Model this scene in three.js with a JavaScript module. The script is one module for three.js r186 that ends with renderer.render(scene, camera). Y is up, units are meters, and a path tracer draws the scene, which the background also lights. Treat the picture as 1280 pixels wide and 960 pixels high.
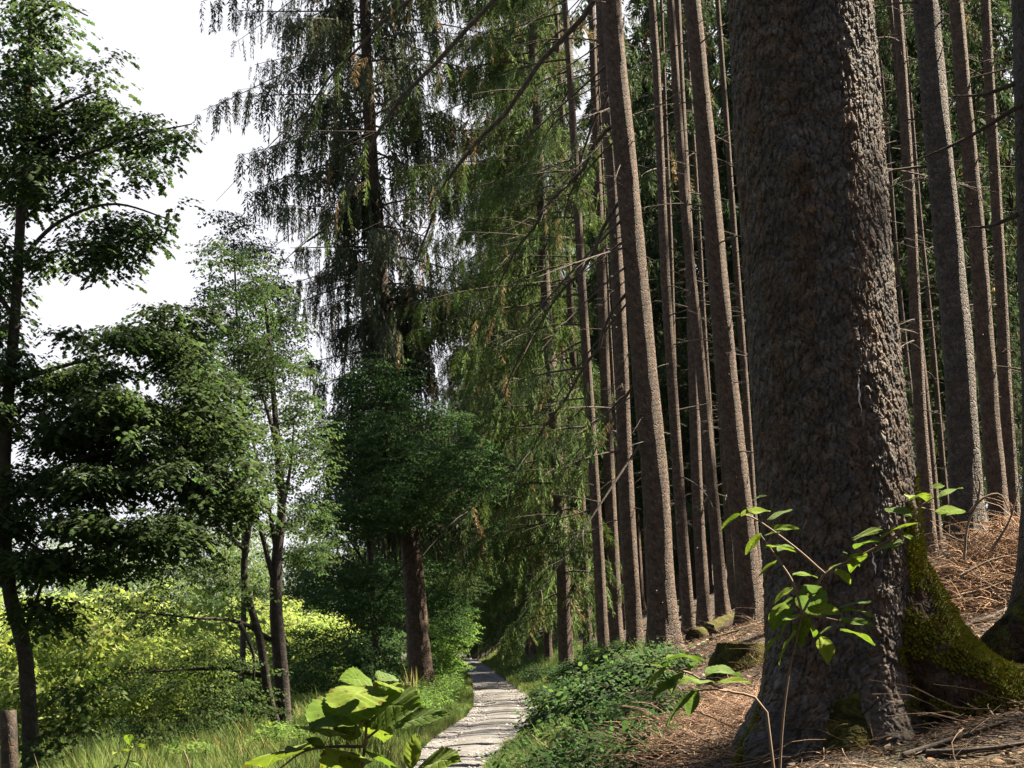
import * as THREE from 'three';
import { mergeGeometries } from 'three/addons/utils/BufferGeometryUtils.js';
import { ImprovedNoise } from 'three/addons/math/ImprovedNoise.js';

// ---------------------------------------------------------------- camera, sky, sun, exposure
const PX_W = 1280, PX_H = 960, FOCAL = 1900;                 // photograph's pixels
const scene = new THREE.Scene();
const camera = new THREE.PerspectiveCamera(2 * Math.atan(PX_H / 2 / FOCAL) * 180 / Math.PI, PX_W / PX_H, 0.05, 2000);
camera.position.set(0, 1.7, 0);
camera.rotation.order = 'YXZ';
camera.rotation.set(9.4 * Math.PI / 180, 0, -2.5 * Math.PI / 180);
camera.updateMatrixWorld(true);

const renderer = new THREE.WebGLRenderer({ antialias: true });
renderer.toneMapping = THREE.LinearToneMapping;
renderer.toneMappingExposure = 8.6;
renderer.shadowMap.enabled = true;

const lerp = (a, b, t) => a + (b - a) * t, clamp = (x, a, b) => Math.min(b, Math.max(a, x));
const sstep = (a, b, x) => { const t = clamp((x - a) / (b - a), 0, 1); return t * t * (3 - 2 * t); };
const SUN_EL = 50 * Math.PI / 180, SUN_AZ = 18 * Math.PI / 180;   // azimuth from +x (the bank side) towards -z (up the path)
const sunDir = new THREE.Vector3(Math.cos(SUN_EL) * Math.cos(SUN_AZ), Math.sin(SUN_EL), -Math.cos(SUN_EL) * Math.sin(SUN_AZ));
{
  const w = 256, h = 128, data = new Float32Array(w * h * 4), d = new THREE.Vector3();
  for (let j = 0; j < h; j++) for (let i = 0; i < w; i++) {
    const el = ((j + 0.5) / h - 0.5) * Math.PI, az = ((i + 0.5) / w - 0.5) * 2 * Math.PI;
    d.set(Math.cos(el) * Math.cos(az), Math.sin(el), Math.cos(el) * Math.sin(az));
    const k = 1 - sstep(0.42, 0.85, Math.max(0, d.y)), near = Math.pow(Math.max(0, d.dot(sunDir)), 6) * 0.03, o = (j * w + i) * 4;
    data[o] = 0.029 + 0.094 * k + near; data[o + 1] = 0.043 + 0.08 * k + near; data[o + 2] = 0.08 + 0.052 * k + near * 0.9; data[o + 3] = 1;
  }
  const sky = new THREE.DataTexture(data, w, h, THREE.RGBAFormat, THREE.FloatType);
  sky.mapping = THREE.EquirectangularReflectionMapping; sky.magFilter = THREE.LinearFilter; sky.minFilter = THREE.LinearFilter; sky.needsUpdate = true;
  scene.background = sky; scene.environment = sky;
}
const sun = new THREE.DirectionalLight(new THREE.Color().setRGB(1, 0.85, 0.64), 5);
sun.position.copy(sunDir).multiplyScalar(120).add(new THREE.Vector3(0, 0, -40));
sun.target.position.set(0, 0, -40);
sun.castShadow = true; sun.shadow.radius = 1.7; sun.shadow.mapSize.set(4096, 4096); sun.shadow.bias = -0.0006;
Object.assign(sun.shadow.camera, { left: -90, right: 90, top: 90, bottom: -90, near: 1, far: 320 });
scene.add(sun, sun.target);

// ---------------------------------------------------------------- helpers
let seed = 7;
function rng(s) { let a = s >>> 0; return () => { a = (a + 0x6D2B79F5) | 0; let t = Math.imul(a ^ (a >>> 15), 1 | a); t = (t + Math.imul(t ^ (t >>> 7), 61 | t)) ^ t; return ((t ^ (t >>> 14)) >>> 0) / 4294967296; }; }
let R = rng(seed);
const rr = (a, b) => a + (b - a) * R();
const V = (x, y, z) => new THREE.Vector3(x, y, z);
const perlin = new ImprovedNoise();
const N3 = (x, y, z) => perlin.noise(x + 31.7, y + 17.3, z + 5.1);
const fbm = (x, y, z, o = 3) => { let s = 0, a = 1, t = 0; for (let i = 0; i < o; i++) { s += a * N3(x, y, z); t += a; a *= 0.5; x *= 2.03; y *= 2.03; z *= 2.03; } return s / t; };
function hash2(i, j, k = 0) { let h = Math.imul(i | 0, 374761393) ^ Math.imul(j | 0, 668265263) ^ Math.imul(k | 0, 2147483647); h = Math.imul(h ^ (h >>> 13), 1274126177); return ((h ^ (h >>> 16)) >>> 0) / 4294967296; }
// a pixel of the photograph and a distance along -z: a point
const _m = camera.matrixWorld;
function dirOf(px, py) { return V((px - PX_W / 2) / FOCAL, -(py - PX_H / 2) / FOCAL, -1).transformDirection(_m); }
function Q(px, py, dist) { const d = dirOf(px, py); return d.multiplyScalar(dist / -d.z).add(camera.position); }
function table(rows, x) { if (x <= rows[0][0]) return rows[0][1]; for (let i = 1; i < rows.length; i++) if (x <= rows[i][0]) { const [a, b] = rows[i - 1], [c, d] = rows[i]; return lerp(b, d, (x - a) / (c - a)); } return rows[rows.length - 1][1]; }

const used = new Map();
function numbered(n) { const k = used.get(n) || 0; used.set(n, k + 1); return k ? `${n}_${String(k).padStart(3, '0')}` : n; }
function tag(o, label, category, group, kind) { o.userData.label = label; if (category) o.userData.category = category; if (group) o.userData.group = group; if (kind) o.userData.kind = kind; return o; }
function thing(name, label, category, pos, group) { const g = new THREE.Group(); g.name = numbered(name); if (pos) g.position.copy(pos); tag(g, label, category, group); scene.add(g); return g; }
function mesh(name, geo, mat, parent) { const m = new THREE.Mesh(geo, mat); m.name = parent ? name : numbered(name); m.castShadow = m.receiveShadow = true; (parent || scene).add(m); return m; }
function instanced(name, geo, mat, list, parent) {        // list of {m: Matrix4, c: Color}
  const im = new THREE.InstancedMesh(geo, mat, list.length);
  list.forEach((e, i) => { im.setMatrixAt(i, e.m); im.setColorAt(i, e.c); });
  if (parent) im.userData.kind = 'stuff'; im.name = parent ? name : numbered(name); im.castShadow = im.receiveShadow = true; im.frustumCulled = false;
  (parent || scene).add(im); return im;
}
function baked(name, geo, mat, list, parent) {            // the same sprays joined into one mesh, for trees that are cloned
  const p = geo.attributes.position, ix = geo.index.array, n = p.count, pos = new Float32Array(list.length * n * 3), col = new Float32Array(list.length * n * 3), idx = new Uint32Array(list.length * ix.length), v = new THREE.Vector3();
  list.forEach((e, i) => {
    for (let k = 0; k < n; k++) { v.fromBufferAttribute(p, k).applyMatrix4(e.m); const o = (i * n + k) * 3; pos[o] = v.x; pos[o + 1] = v.y; pos[o + 2] = v.z; col[o] = e.c.r; col[o + 1] = e.c.g; col[o + 2] = e.c.b; }
    for (let k = 0; k < ix.length; k++) idx[i * ix.length + k] = ix[k] + i * n;
  });
  const g = new THREE.BufferGeometry(); g.setAttribute('position', new THREE.BufferAttribute(pos, 3)); g.setAttribute('color', new THREE.BufferAttribute(col, 3)); g.setIndex(new THREE.BufferAttribute(idx, 1)); g.computeVertexNormals();
  const m = mesh(name, g, mat, parent); m.userData.kind = 'stuff'; return m;
}
const _q = new THREE.Quaternion(), _e = new THREE.Euler(), _s = V(1, 1, 1);
function xf(p, rx, ry, rz, sx, sy, sz) { _e.set(rx, ry, rz, 'YXZ'); _q.setFromEuler(_e); return new THREE.Matrix4().compose(p, _q, _s.set(sx, sy ?? sx, sz ?? sx)); }
function grey(base, spread, warm = 0) { const k = 1 + (R() * 2 - 1) * spread, w = (R() * 2 - 1) * warm; return new THREE.Color().setRGB(base[0] * k * (1 + w), base[1] * k, base[2] * k * (1 - w)); }

// geometry from plain arrays
function soup(pos, idx, uv, col) { const g = new THREE.BufferGeometry(); g.setAttribute('position', new THREE.Float32BufferAttribute(pos, 3)); if (uv) g.setAttribute('uv', new THREE.Float32BufferAttribute(uv, 2)); if (col) g.setAttribute('color', new THREE.Float32BufferAttribute(col, 3)); g.setIndex(idx); g.computeVertexNormals(); return g; }
// a round limb along points with radii; uv in metres; bumpy(theta, length, r) adds to the radius
function limb(pts, radii, seg = 7, bumpy, tileU = 0.5) {
  const pos = [], uv = [], idx = [], n = pts.length;
  const t = V(0, 0, 0), nrm = V(0, 0, 0), bin = V(0, 0, 0), first = V(0, 0, 0);
  t.subVectors(pts[1], pts[0]).normalize();
  first.set(0, 0, 1); if (Math.abs(t.z) > 0.9) first.set(1, 0, 0);
  nrm.crossVectors(t, first).normalize();
  let len = 0; const rm = Math.max(...radii), wraps = Math.max(1, Math.round(2 * Math.PI * rm / tileU));
  for (let i = 0; i < n; i++) {
    t.subVectors(pts[Math.min(n - 1, i + 1)], pts[Math.max(0, i - 1)]).normalize();
    nrm.addScaledVector(t, -nrm.dot(t)).normalize(); bin.crossVectors(t, nrm);
    if (i) len += pts[i].distanceTo(pts[i - 1]);
    for (let k = 0; k <= seg; k++) {
      const a = k / seg * 2 * Math.PI; let r = radii[i]; if (bumpy) r += bumpy(k === seg ? 0 : a, len, r);
      const c = Math.cos(a) * r, s = Math.sin(a) * r;
      pos.push(pts[i].x + nrm.x * c + bin.x * s, pts[i].y + nrm.y * c + bin.y * s, pts[i].z + nrm.z * c + bin.z * s);
      uv.push(k / seg * wraps, len / tileU);
    }
  }
  const w = seg + 1;
  for (let i = 0; i < n - 1; i++) for (let k = 0; k < seg; k++) { const a = i * w + k; idx.push(a, a + 1, a + w, a + 1, a + w + 1, a + w); }
  const cap = (row, flip) => { const c = pos.length / 3, p = pts[row]; pos.push(p.x, p.y, p.z); uv.push(0, 0); for (let k = 0; k < seg; k++) flip ? idx.push(c, row * w + k + 1, row * w + k) : idx.push(c, row * w + k, row * w + k + 1); };
  cap(0, true); cap(n - 1, false);
  const g = soup(pos, idx, uv);
  const nn = g.attributes.normal;                         // close the seam's shading
  for (let i = 0; i < n; i++) { const a = i * w, b = a + seg, x = nn.getX(a) + nn.getX(b), y = nn.getY(a) + nn.getY(b), z = nn.getZ(a) + nn.getZ(b), l = Math.hypot(x, y, z) || 1; nn.setXYZ(a, x / l, y / l, z / l); nn.setXYZ(b, x / l, y / l, z / l); }
  return g;
}
function curve(list, n) { const c = new THREE.CatmullRomCurve3(list); return c.getPoints(n); }

// ---------------------------------------------------------------- terrain
const edgeRows = [[960, 500, 622], [940, 515, 640], [925, 530, 655], [910, 552, 668], [897, 574, 678], [885, 584, 682], [870, 586, 668], [860, 585, 650], [850, 583, 636], [840, 579, 622], [830, 574, 608], [824, 570, 596], [819, 566, 583]];
function flatHit(px, py) { const d = dirOf(px, py), t = -camera.position.y / d.y; return d.multiplyScalar(t).add(camera.position); }
const leftE = [], rightE = [];
for (const [y, l, r] of edgeRows) { const a = flatHit(l, y), b = flatHit(r, y); leftE.push([-a.z, a.x]); rightE.push([-b.z, b.x]); }
{
  const tail = (E, w) => { const n = E.length, [z1, x1] = E[0]; E.unshift([z1 - 30, x1 - 2.6 - w], [z1 - 10, x1 - 0.9 - w * 0.3]); const [z0, x0] = E[E.length - 1]; E.push([z0 + 20, x0 - 3.5], [z0 + 60, x0 - 16], [z0 + 200, x0 - 60]); };
  tail(leftE, 0.4); tail(rightE, 0);
}
const xL = z => table(leftE, z), xR = z => table(rightE, z);      // z: metres up the path
const bankRows = [[0, 0], [0.35, 0.02], [1.0, 0.4], [2.3, 1.3], [3.6, 1.72], [5.2, 2.2], [8, 2.8], [14, 4.0], [30, 7.5], [60, 12], [200, 20]];
const meadowRows = [[0, 0], [0.4, 0.05], [2.5, 0.02], [6, -0.45], [12, -1.3], [25, -2.0], [60, -2.2], [300, 2]];
function groundY(x, wz) {
  const z = -wz, s = x - xR(z), l = xL(z) - x;
  let y = 0;
  if (s > 0) y = table(bankRows, s) * lerp(0.62, 1, sstep(6, 16, z));
  else if (l > 0) y = table(meadowRows, l);
  const off = sstep(0, 1.2, Math.max(s, l));
  y += off * (0.13 * N3(x * 0.55, 0, wz * 0.55) + 0.05 * N3(x * 1.9, 3, wz * 1.9) + 0.35 * N3(x * 0.09, 7, wz * 0.09) * sstep(2, 8, Math.max(s, l)));
  return y;
}
function groundHit(px, py) { const d = dirOf(px, py), p = V(0, 0, 0); for (let t = 2; t < 260; t *= 1.006) { p.copy(d).multiplyScalar(t).add(camera.position); if (p.y < groundY(p.x, p.z)) return p; } return p; }
const onGround = (x, z, lift = 0) => V(x, groundY(x, z) + lift, z);

// ---------------------------------------------------------------- textures
function dataTex(w, h, fn, srgb, rx = 1, ry = 1) {
  const d = new Uint8Array(w * h * 4);
  for (let j = 0; j < h; j++) for (let i = 0; i < w; i++) { const c = fn(i / w, j / h), o = (j * w + i) * 4; for (let k = 0; k < 3; k++) d[o + k] = clamp(Math.round(c[k] * 255), 0, 255); d[o + 3] = 255; }
  const t = new THREE.DataTexture(d, w, h, THREE.RGBAFormat); t.wrapS = t.wrapT = THREE.RepeatWrapping; t.magFilter = THREE.LinearFilter; t.minFilter = THREE.LinearMipmapLinearFilter; t.generateMipmaps = true;
  if (srgb) t.colorSpace = THREE.SRGBColorSpace; t.repeat.set(rx, ry); t.needsUpdate = true; return t;
}
// cells of bark that repeat nx by ny: [distance to the joint, the plate's number, offset inside the plate]
function plates(u, v, nx, ny, k = 0, jit = 0.85) {
  const x = u * nx, y = v * ny, ci = Math.floor(x), cj = Math.floor(y); let d1 = 9, d2 = 9, id = 0, oy = 0;
  for (let j = -1; j <= 1; j++) for (let i = -1; i <= 1; i++) {
    const gi = ((ci + i) % nx + nx) % nx, gj = ((cj + j) % ny + ny) % ny;
    const px = ci + i + 0.5 + (hash2(gi, gj, k) - 0.5) * jit, py = cj + j + 0.5 + (hash2(gi, gj, k + 11) - 0.5) * jit;
    const d = Math.hypot(px - x, py - y);
    if (d < d1) { d2 = d1; d1 = d; id = hash2(gi, gj, k + 23); oy = y - py; } else if (d < d2) d2 = d;
  }
  return [d2 - d1, id, oy];
}
const wrapNoise = (u, v, f, k) => { const a = u * 2 * Math.PI, b = v * 2 * Math.PI, r = f / (2 * Math.PI); return N3(Math.cos(a) * r + k, Math.sin(a) * r + Math.cos(b) * r * 1.3, Math.sin(b) * r * 1.3 + k * 2); };
const barkH = (u, v) => { const w = wrapNoise(u, v, 9, 3) * 0.05; const [e, id, oy] = plates(u + w, v + w * 0.6, 9, 7, 1), [e2, id2] = plates(u + w, v, 22, 18, 5); return clamp(sstep(0.0, 0.3, e) * (0.35 + 0.4 * id) + 0.12 * sstep(0, 0.3, e2) * id2 - oy * 0.12 + 0.25 * wrapNoise(u, v, 30, 8), 0, 1); };
const barkBump = dataTex(512, 512, (u, v) => { const h = barkH(u, v); return [h, h, h]; });
const barkMap = dataTex(512, 512, (u, v) => { const w = wrapNoise(u, v, 9, 3) * 0.05, [, id] = plates(u + w, v + w * 0.6, 9, 7, 1), [, id2] = plates(u + w, v, 22, 18, 5); const k = 0.5 + 0.3 * id + 0.2 * id2 + 0.3 * wrapNoise(u, v, 26, 4) + 0.3 * wrapNoise(u, v, 5, 15), q = wrapNoise(u, v, 7, 12); return [k * (0.9 + q * 0.1), k * 0.86, k * (0.82 - q * 0.12)]; }, true);
const soilMap = dataTex(512, 512, (u, v) => { const k = 0.62 + 0.5 * wrapNoise(u, v, 40, 1) + 0.35 * wrapNoise(u, v, 90, 6) + 0.25 * wrapNoise(u, v, 9, 9); return [k, k * 0.97, k * 0.93]; }, true);
const soilBump = dataTex(512, 512, (u, v) => { const k = 0.5 + 0.5 * wrapNoise(u, v, 60, 2) + 0.4 * wrapNoise(u, v, 17, 3); return [k, k, k]; });
const gravelMap = dataTex(512, 512, (u, v) => { const [e, id] = plates(u, v, 60, 60, 3), k = 0.62 + 0.35 * id * sstep(0, 0.25, e) + 0.22 * wrapNoise(u, v, 8, 9) + 0.2 * wrapNoise(u, v, 50, 4); return [k, k * 0.97, k * 0.95]; }, true);
const gravelBump = dataTex(512, 512, (u, v) => { const [e, id] = plates(u, v, 60, 60, 3), h = sstep(0, 0.5, e) * (0.3 + 0.7 * id); return [h, h, h]; });

const lin = (r, g, b) => new THREE.Color().setRGB(r, g, b);
const std = (o) => new THREE.MeshStandardMaterial({ roughness: 0.9, ...o });
const M = {
  soil: std({ vertexColors: true, map: soilMap, bumpMap: soilBump, bumpScale: 0.06, roughness: 1 }),
  gravel: std({ vertexColors: true, map: gravelMap, bumpMap: gravelBump, bumpScale: 0.015, roughness: 0.95 }),
  bark: std({ color: lin(0.122, 0.083, 0.06), map: barkMap, bumpMap: barkBump, bumpScale: 0.045 }),
  barkGrey: std({ color: lin(0.088, 0.077, 0.072), map: barkMap, bumpMap: barkBump, bumpScale: 0.045 }),
  barkSmooth: std({ color: lin(0.048, 0.04, 0.036), map: barkMap, bumpMap: barkBump, bumpScale: 0.006 }),
  barkBig: std({ vertexColors: true, map: barkMap, bumpMap: barkBump, bumpScale: 0.006, roughness: 0.82 }),
  deadwood: std({ color: lin(0.075, 0.06, 0.05), map: barkMap, bumpMap: barkBump, bumpScale: 0.004 }),
  palewood: std({ color: lin(0.26, 0.2, 0.14), map: barkMap, bumpMap: barkBump, bumpScale: 0.004 }),
  twig: std({ color: lin(0.09, 0.06, 0.04), roughness: 0.8 }),
  dry: std({ color: lin(1, 1, 1), roughness: 0.95 }),
  needle: new THREE.MeshPhysicalMaterial({ color: lin(1, 1, 1), roughness: 1, transmission: 0.28, thickness: 0, specularIntensity: 0.25 }),
  leaf: new THREE.MeshPhysicalMaterial({ color: lin(1, 1, 1), roughness: 1, transmission: 0.6, thickness: 0, specularIntensity: 0.12 }),
  grass: new THREE.MeshPhysicalMaterial({ color: lin(1, 1, 1), roughness: 1, transmission: 0.45, thickness: 0, specularIntensity: 0.3 }),
  needleBaked: new THREE.MeshPhysicalMaterial({ vertexColors: true, roughness: 1, transmission: 0.28, thickness: 0, specularIntensity: 0.25 }),
  leafBaked: new THREE.MeshPhysicalMaterial({ vertexColors: true, roughness: 1, transmission: 0.5, thickness: 0, specularIntensity: 0.25 }),
  moss: new THREE.MeshPhysicalMaterial({ color: lin(1, 1, 1), roughness: 1, specularIntensity: 0.1 }),
  root: new THREE.MeshPhysicalMaterial({ vertexColors: true, map: barkMap, bumpMap: barkBump, bumpScale: 0.012, roughness: 1, specularIntensity: 0.3 }),
};

// ---------------------------------------------------------------- ground and path
{
  const xs = [], zs = [];
  for (let x = -9; x <= 10.001; x += 0.2) xs.push(x);
  for (let x = 10.2, d = 0.25; x < 260; x += d, d *= 1.09) xs.push(x);
  for (let x = -9.2, d = 0.25; x > -420; x -= d, d *= 1.09) xs.unshift(x);
  for (let z = -12; z < 2; z += 1) zs.push(z);
  for (let z = 2, d = 0.18; z < 600; z += d, d *= z < 60 ? 1.004 : 1.035) zs.push(z);
  const pos = [], uv = [], col = [], idx = [];
  for (const z of zs) for (const x of xs) {
    const s = x - xR(z), l = xL(z) - x, inside = Math.min(-s, -l), y = groundY(x, -z) - 0.07 * sstep(-0.05, 0.2, inside);
    pos.push(x, y, -z); uv.push(x / 1.1, z / 1.1);
    const n = fbm(x * 0.5, 1, z * 0.5, 4), n2 = fbm(x * 2.3, 5, z * 2.3, 3);
    const forest = sstep(-0.2, 1.5, s + n * 1.6);
    const c0 = [0.055 + 0.02 * n2, 0.075 + 0.02 * n, 0.022], c1 = [0.085 + 0.06 * n + 0.05 * n2, 0.056 + 0.035 * n + 0.03 * n2, 0.037 + 0.02 * n + 0.018 * n2];
    const mossy = sstep(0.12, 0.3, fbm(x * 0.9, 9, z * 0.9, 3)) * 0.8;
    const c = [0, 1, 2].map(k => lerp(lerp(c0[k], c1[k], forest), [0.07, 0.085, 0.02][k], mossy * forest));
    col.push(...c);
  }
  const w = xs.length;
  for (let j = 0; j < zs.length - 1; j++) for (let i = 0; i < w - 1; i++) { const a = j * w + i; idx.push(a, a + 1, a + w, a + 1, a + w + 1, a + w); }
  const g = mesh('ground', soup(pos, idx, uv, col), M.soil);
  g.userData.kind = 'structure'; g.userData.label = 'forest floor of brown needle litter and grassy meadow soil';
}
{
  const pos = [], uv = [], col = [], idx = [], NW = 24; let row = 0;
  for (let z = 0; z < 230; z += z < 70 ? 0.25 : 0.8, row++) for (let k = 0; k <= NW; k++) {
    const u = k / NW, wob = 0.22 * N3(0, k < NW / 2 ? 3 : 30, z * 0.7) + 0.12 * N3(0, k < NW / 2 ? 13 : 40, z * 2.3), a = xL(z) - 0.1 + wob, b = xR(z) + 0.1 + wob, x = lerp(a, b, u);
    const rut = Math.exp(-Math.pow((u - 0.27) / 0.09, 2)) + Math.exp(-Math.pow((u - 0.73) / 0.09, 2));
    pos.push(x, 0.012 - 0.03 * rut + 0.008 * N3(x * 1.3, 0, z * 1.3) - 0.03 * Math.pow(Math.abs(u * 2 - 1), 6), -z); uv.push(x / 1.3, z / 1.3);
    const n = fbm(x * 1.1, 2, z * 0.6, 4), k0 = 0.155 + 0.055 * n + 0.03 * rut, mid = Math.exp(-Math.pow((u - 0.5) / 0.12, 2)) * sstep(-0.1, 0.25, fbm(x * 1.7, 8, z * 0.9, 3)), ed = sstep(0.86, 1.0, Math.abs(u * 2 - 1) + n * 0.2);
    const g = Math.max(mid * 0.35, ed * 0.7);
    const damp = sstep(0.1, 0.4, fbm(x * 0.8, 14, z * 0.35, 3)) * 0.35; const kk = k0 * (1 - damp); col.push(lerp(kk * 0.88, 0.09, g), lerp(kk * 0.95, 0.09, g), lerp(kk * 1.06, 0.04, g));
  }
  for (let j = 0; j < row - 1; j++) for (let k = 0; k < NW; k++) { const a = j * (NW + 1) + k; idx.push(a, a + 1, a + NW + 1, a + 1, a + NW + 2, a + NW + 1); }
  const p = mesh('path', soup(pos, idx, uv, col), M.gravel);
  p.userData.kind = 'structure'; p.userData.label = 'pale gravel forest path winding between the trees';
}

// ---------------------------------------------------------------- small foliage pieces
// a drooping spruce branchlet hanging along -y, one metre long
function spruceSpray(n, wide, len, s) {
  const r = rng(s), pos = [], idx = [];
  const strip = (p, d, w, l, bow) => {                   // a needle-clad twig: a narrow kite, slightly bowed
    const side = V(r() - 0.5, (r() - 0.5) * 0.4, r() - 0.5).cross(d).normalize().multiplyScalar(w / 2), b = pos.length / 3;
    const m = p.clone().addScaledVector(d, l * 0.45).add(V(0, bow, 0)), e = p.clone().addScaledVector(d, l).add(V(0, -bow * 1.5, 0));
    for (const q of [p, m.clone().add(side), m.clone().sub(side), e]) pos.push(q.x, q.y, q.z);
    idx.push(b, b + 1, b + 2, b + 2, b + 1, b + 3);
  };
  let p = V(0, 0, 0);
  for (let i = 0; i < 4; i++) { const d = V((r() - 0.5) * 0.25, -1, (r() - 0.5) * 0.25).normalize(); strip(p, d, 0.035, 0.3, 0); p = p.clone().addScaledVector(d, 0.25); }
  for (let i = 0; i < n; i++) {
    const t = i / n, a = (i % 2 ? 0 : Math.PI) + (r() - 0.5) * 1.5, out = len * (1.1 - 0.6 * t) * (0.6 + 0.7 * r());
    strip(V((r() - 0.5) * 0.03, -t * 0.95, (r() - 0.5) * 0.03), V(Math.cos(a) * 0.75, -0.35 - 0.8 * r(), Math.sin(a) * 0.75).normalize(), wide * (0.7 + 0.6 * r()), out, 0.012);
  }
  return soup(pos, idx);
}
const sprayFine = spruceSpray(34, 0.03, 0.24, 11), sprayComb = spruceSpray(30, 0.04, 0.16, 12), sprayFar = spruceSpray(20, 0.07, 0.34, 13);
// a flat spruce branch end lying along +x
const leafOutline = {
  plain: [[0, 0], [0.25, 0.26], [0.55, 0.3], [0.82, 0.16], [1, 0]],
  quick: [[0, 0], [0.5, 0.32], [1, 0]],
  maple: [[0, 0], [-0.02, 0.3], [0.22, 0.24], [0.3, 0.55], [0.48, 0.34], [0.58, 0.42], [0.66, 0.2], [1, 0]],
};
function addLeaf(pos, idx, base, yaw, pitch, roll, size, outline, fold = 0.25) {
  const q = new THREE.Quaternion().setFromEuler(new THREE.Euler(roll, yaw, pitch, 'YZX'));
  const put = (x, z) => { const p = V(x, -Math.abs(z) * fold - 0.12 * x * x, z).multiplyScalar(size).applyQuaternion(q).add(base); pos.push(p.x, p.y, p.z); return pos.length / 3 - 1; };
  const n = outline.length, a = put(...outline[0]), e = put(...outline[n - 1]);
  const mid = put(0.5, 0);
  for (const sg of [1, -1]) { let prev = a; for (let i = 1; i < n; i++) { const c = i === n - 1 ? e : put(outline[i][0], outline[i][1] * sg); sg > 0 ? idx.push(mid, prev, c) : idx.push(mid, c, prev); prev = c; } }
}
function leafSpray(kind, count, size, reach, flat, s) {   // a twig along +x with its leaves
  const r = rng(s), pos = [], idx = [];
  for (let i = 0; i < count; i++) {
    const t = (i + r()) / count, sd = i % 2 ? 1 : -1;
    const base = V(t * reach, (r() - 0.5) * flat - t * t * reach * 0.2, sd * (0.05 + 0.25 * r() * (1 - 0.5 * t)) * reach);
    addLeaf(pos, idx, base, -sd * (0.4 + r() * 1.1), -0.2 - r() * 0.6, (r() - 0.5) * 1.0, size * (0.7 + 0.6 * r()), leafOutline[kind], 0.15 + 0.2 * r());
  }
  // the twig itself
  const b = pos.length / 3; pos.push(0, 0.004, 0, 0, -0.004, 0.004, reach, -reach * 0.2, 0); idx.push(b, b + 1, b + 2);
  return soup(pos, idx);
}
const sprayMaple = leafSpray('maple', 16, 0.075, 0.42, 0.16, 21), sprayBeech = leafSpray('plain', 18, 0.062, 0.4, 0.1, 22), sprayBush = leafSpray('plain', 14, 0.042, 0.24, 0.18, 23), sprayFarLeaf = leafSpray('quick', 16, 0.13, 0.7, 0.3, 24);

// ---------------------------------------------------------------- conifers
// one dead or living limb of a spruce: leaves the trunk at p in direction az, droops, tip turned up
function boughPoints(p, az, len, rise, droop, n = 7) {
  const out = [], bend = rr(-0.18, 0.18);
  for (let i = 0; i <= n; i++) { const t = i / n, a = az + bend * t * t; out.push(V(p.x + Math.cos(a) * len * t, p.y + len * (rise * t - droop * t * t + 0.35 * droop * t * t * t), p.z + Math.sin(a) * len * t)); }
  return out;
}
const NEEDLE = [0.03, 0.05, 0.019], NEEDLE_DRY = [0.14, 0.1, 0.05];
// hang sprays below a bough
function hang(list, pts, o) {
  const { size = 0.6, per = 14, from = 0.25, color = NEEDLE, spread = 0.12, tilt = 0.5, dry = 0.03 } = o;
  const n = pts.length - 1;
  for (let k = 0; k < per; k++) {
    const t = from + (1 - from) * Math.pow((k + R()) / per, 0.85), i = Math.min(n - 1, Math.floor(t * n)), f = t * n - i;
    const p = pts[i].clone().lerp(pts[i + 1], f); p.x += rr(-spread, spread); p.z += rr(-spread, spread); p.y += rr(-0.05, 0.03);
    const s = size * rr(0.55, 1.25) * (1.1 - 0.45 * t);
    const along = Math.atan2(-(pts[n].z - pts[0].z), pts[n].x - pts[0].x);
    const c = R() < dry ? grey(NEEDLE_DRY, 0.3) : grey(color, 0.45, 0.12);
    list.push({ m: xf(p, rr(-tilt, tilt), along + rr(-1.2, 1.2), rr(0, tilt * 1.2), s * rr(0.8, 1.3), s, s * rr(0.8, 1.3)), c });
  }
}
// trunk axis through two pixels at one distance, down to the ground and up to a height
function axisFromPixels(px0, py0, px1, py1, dist) {
  const a = Q(px0, py0, dist), b = Q(px1, py1, dist), d = b.clone().sub(a).normalize();
  let base = a.clone(); for (let i = 0; i < 6; i++) { const g = groundY(base.x, base.z); base.addScaledVector(d, (g - base.y) / d.y); }
  return { base, dir: d };
}
function trunkGeometry(dir, height, r0, o = {}) {
  const { seg = 16, steps = 26, flare = 0.5, wob = 0.05, sink = 0.25, k = rr(0, 99), topR = 0.03 } = o;
  const pts = [], rad = [];
  for (let i = 0; i <= steps; i++) {
    const t = i / steps, h = -sink + (height + sink) * Math.pow(t, 1.35);
    pts.push(dir.clone().multiplyScalar(h).add(V(wob * N3(k, h * 0.13, 1), 0, wob * N3(k, h * 0.13, 9)).multiplyScalar(sstep(0, 3, h) * 2)));
    const q = clamp(h / height, 0, 1);
    rad.push(Math.max(topR, r0 * (1 - 0.72 * Math.pow(q, 0.85)) * (1 + flare * Math.exp(-Math.max(0, h + 0.1) / (r0 * 1.6)))));
  }
  return { pts, rad, geo: limb(pts, rad, seg, (a, l, r) => { const h = l - sink; return r * (0.09 * N3(Math.cos(a) * 1.3 + k, h * 0.8, Math.sin(a) * 1.3) + 0.05 * Math.max(0, N3(k, h * 2.2, 4)) + 0.05 * N3(Math.cos(a) * 4 + k, h * 3, Math.sin(a) * 4)) + r * 0.32 * Math.exp(-Math.max(0, h) / 0.22) * (0.2 + Math.sin(a * 5 + k) * 0.5); }) };
}
function atHeight(t, h) { const { pts } = t; for (let i = 1; i < pts.length; i++) if (pts[i].y >= h) { const f = (h - pts[i - 1].y) / (pts[i].y - pts[i - 1].y); return pts[i - 1].clone().lerp(pts[i], f); } return pts[pts.length - 1].clone(); }
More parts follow.
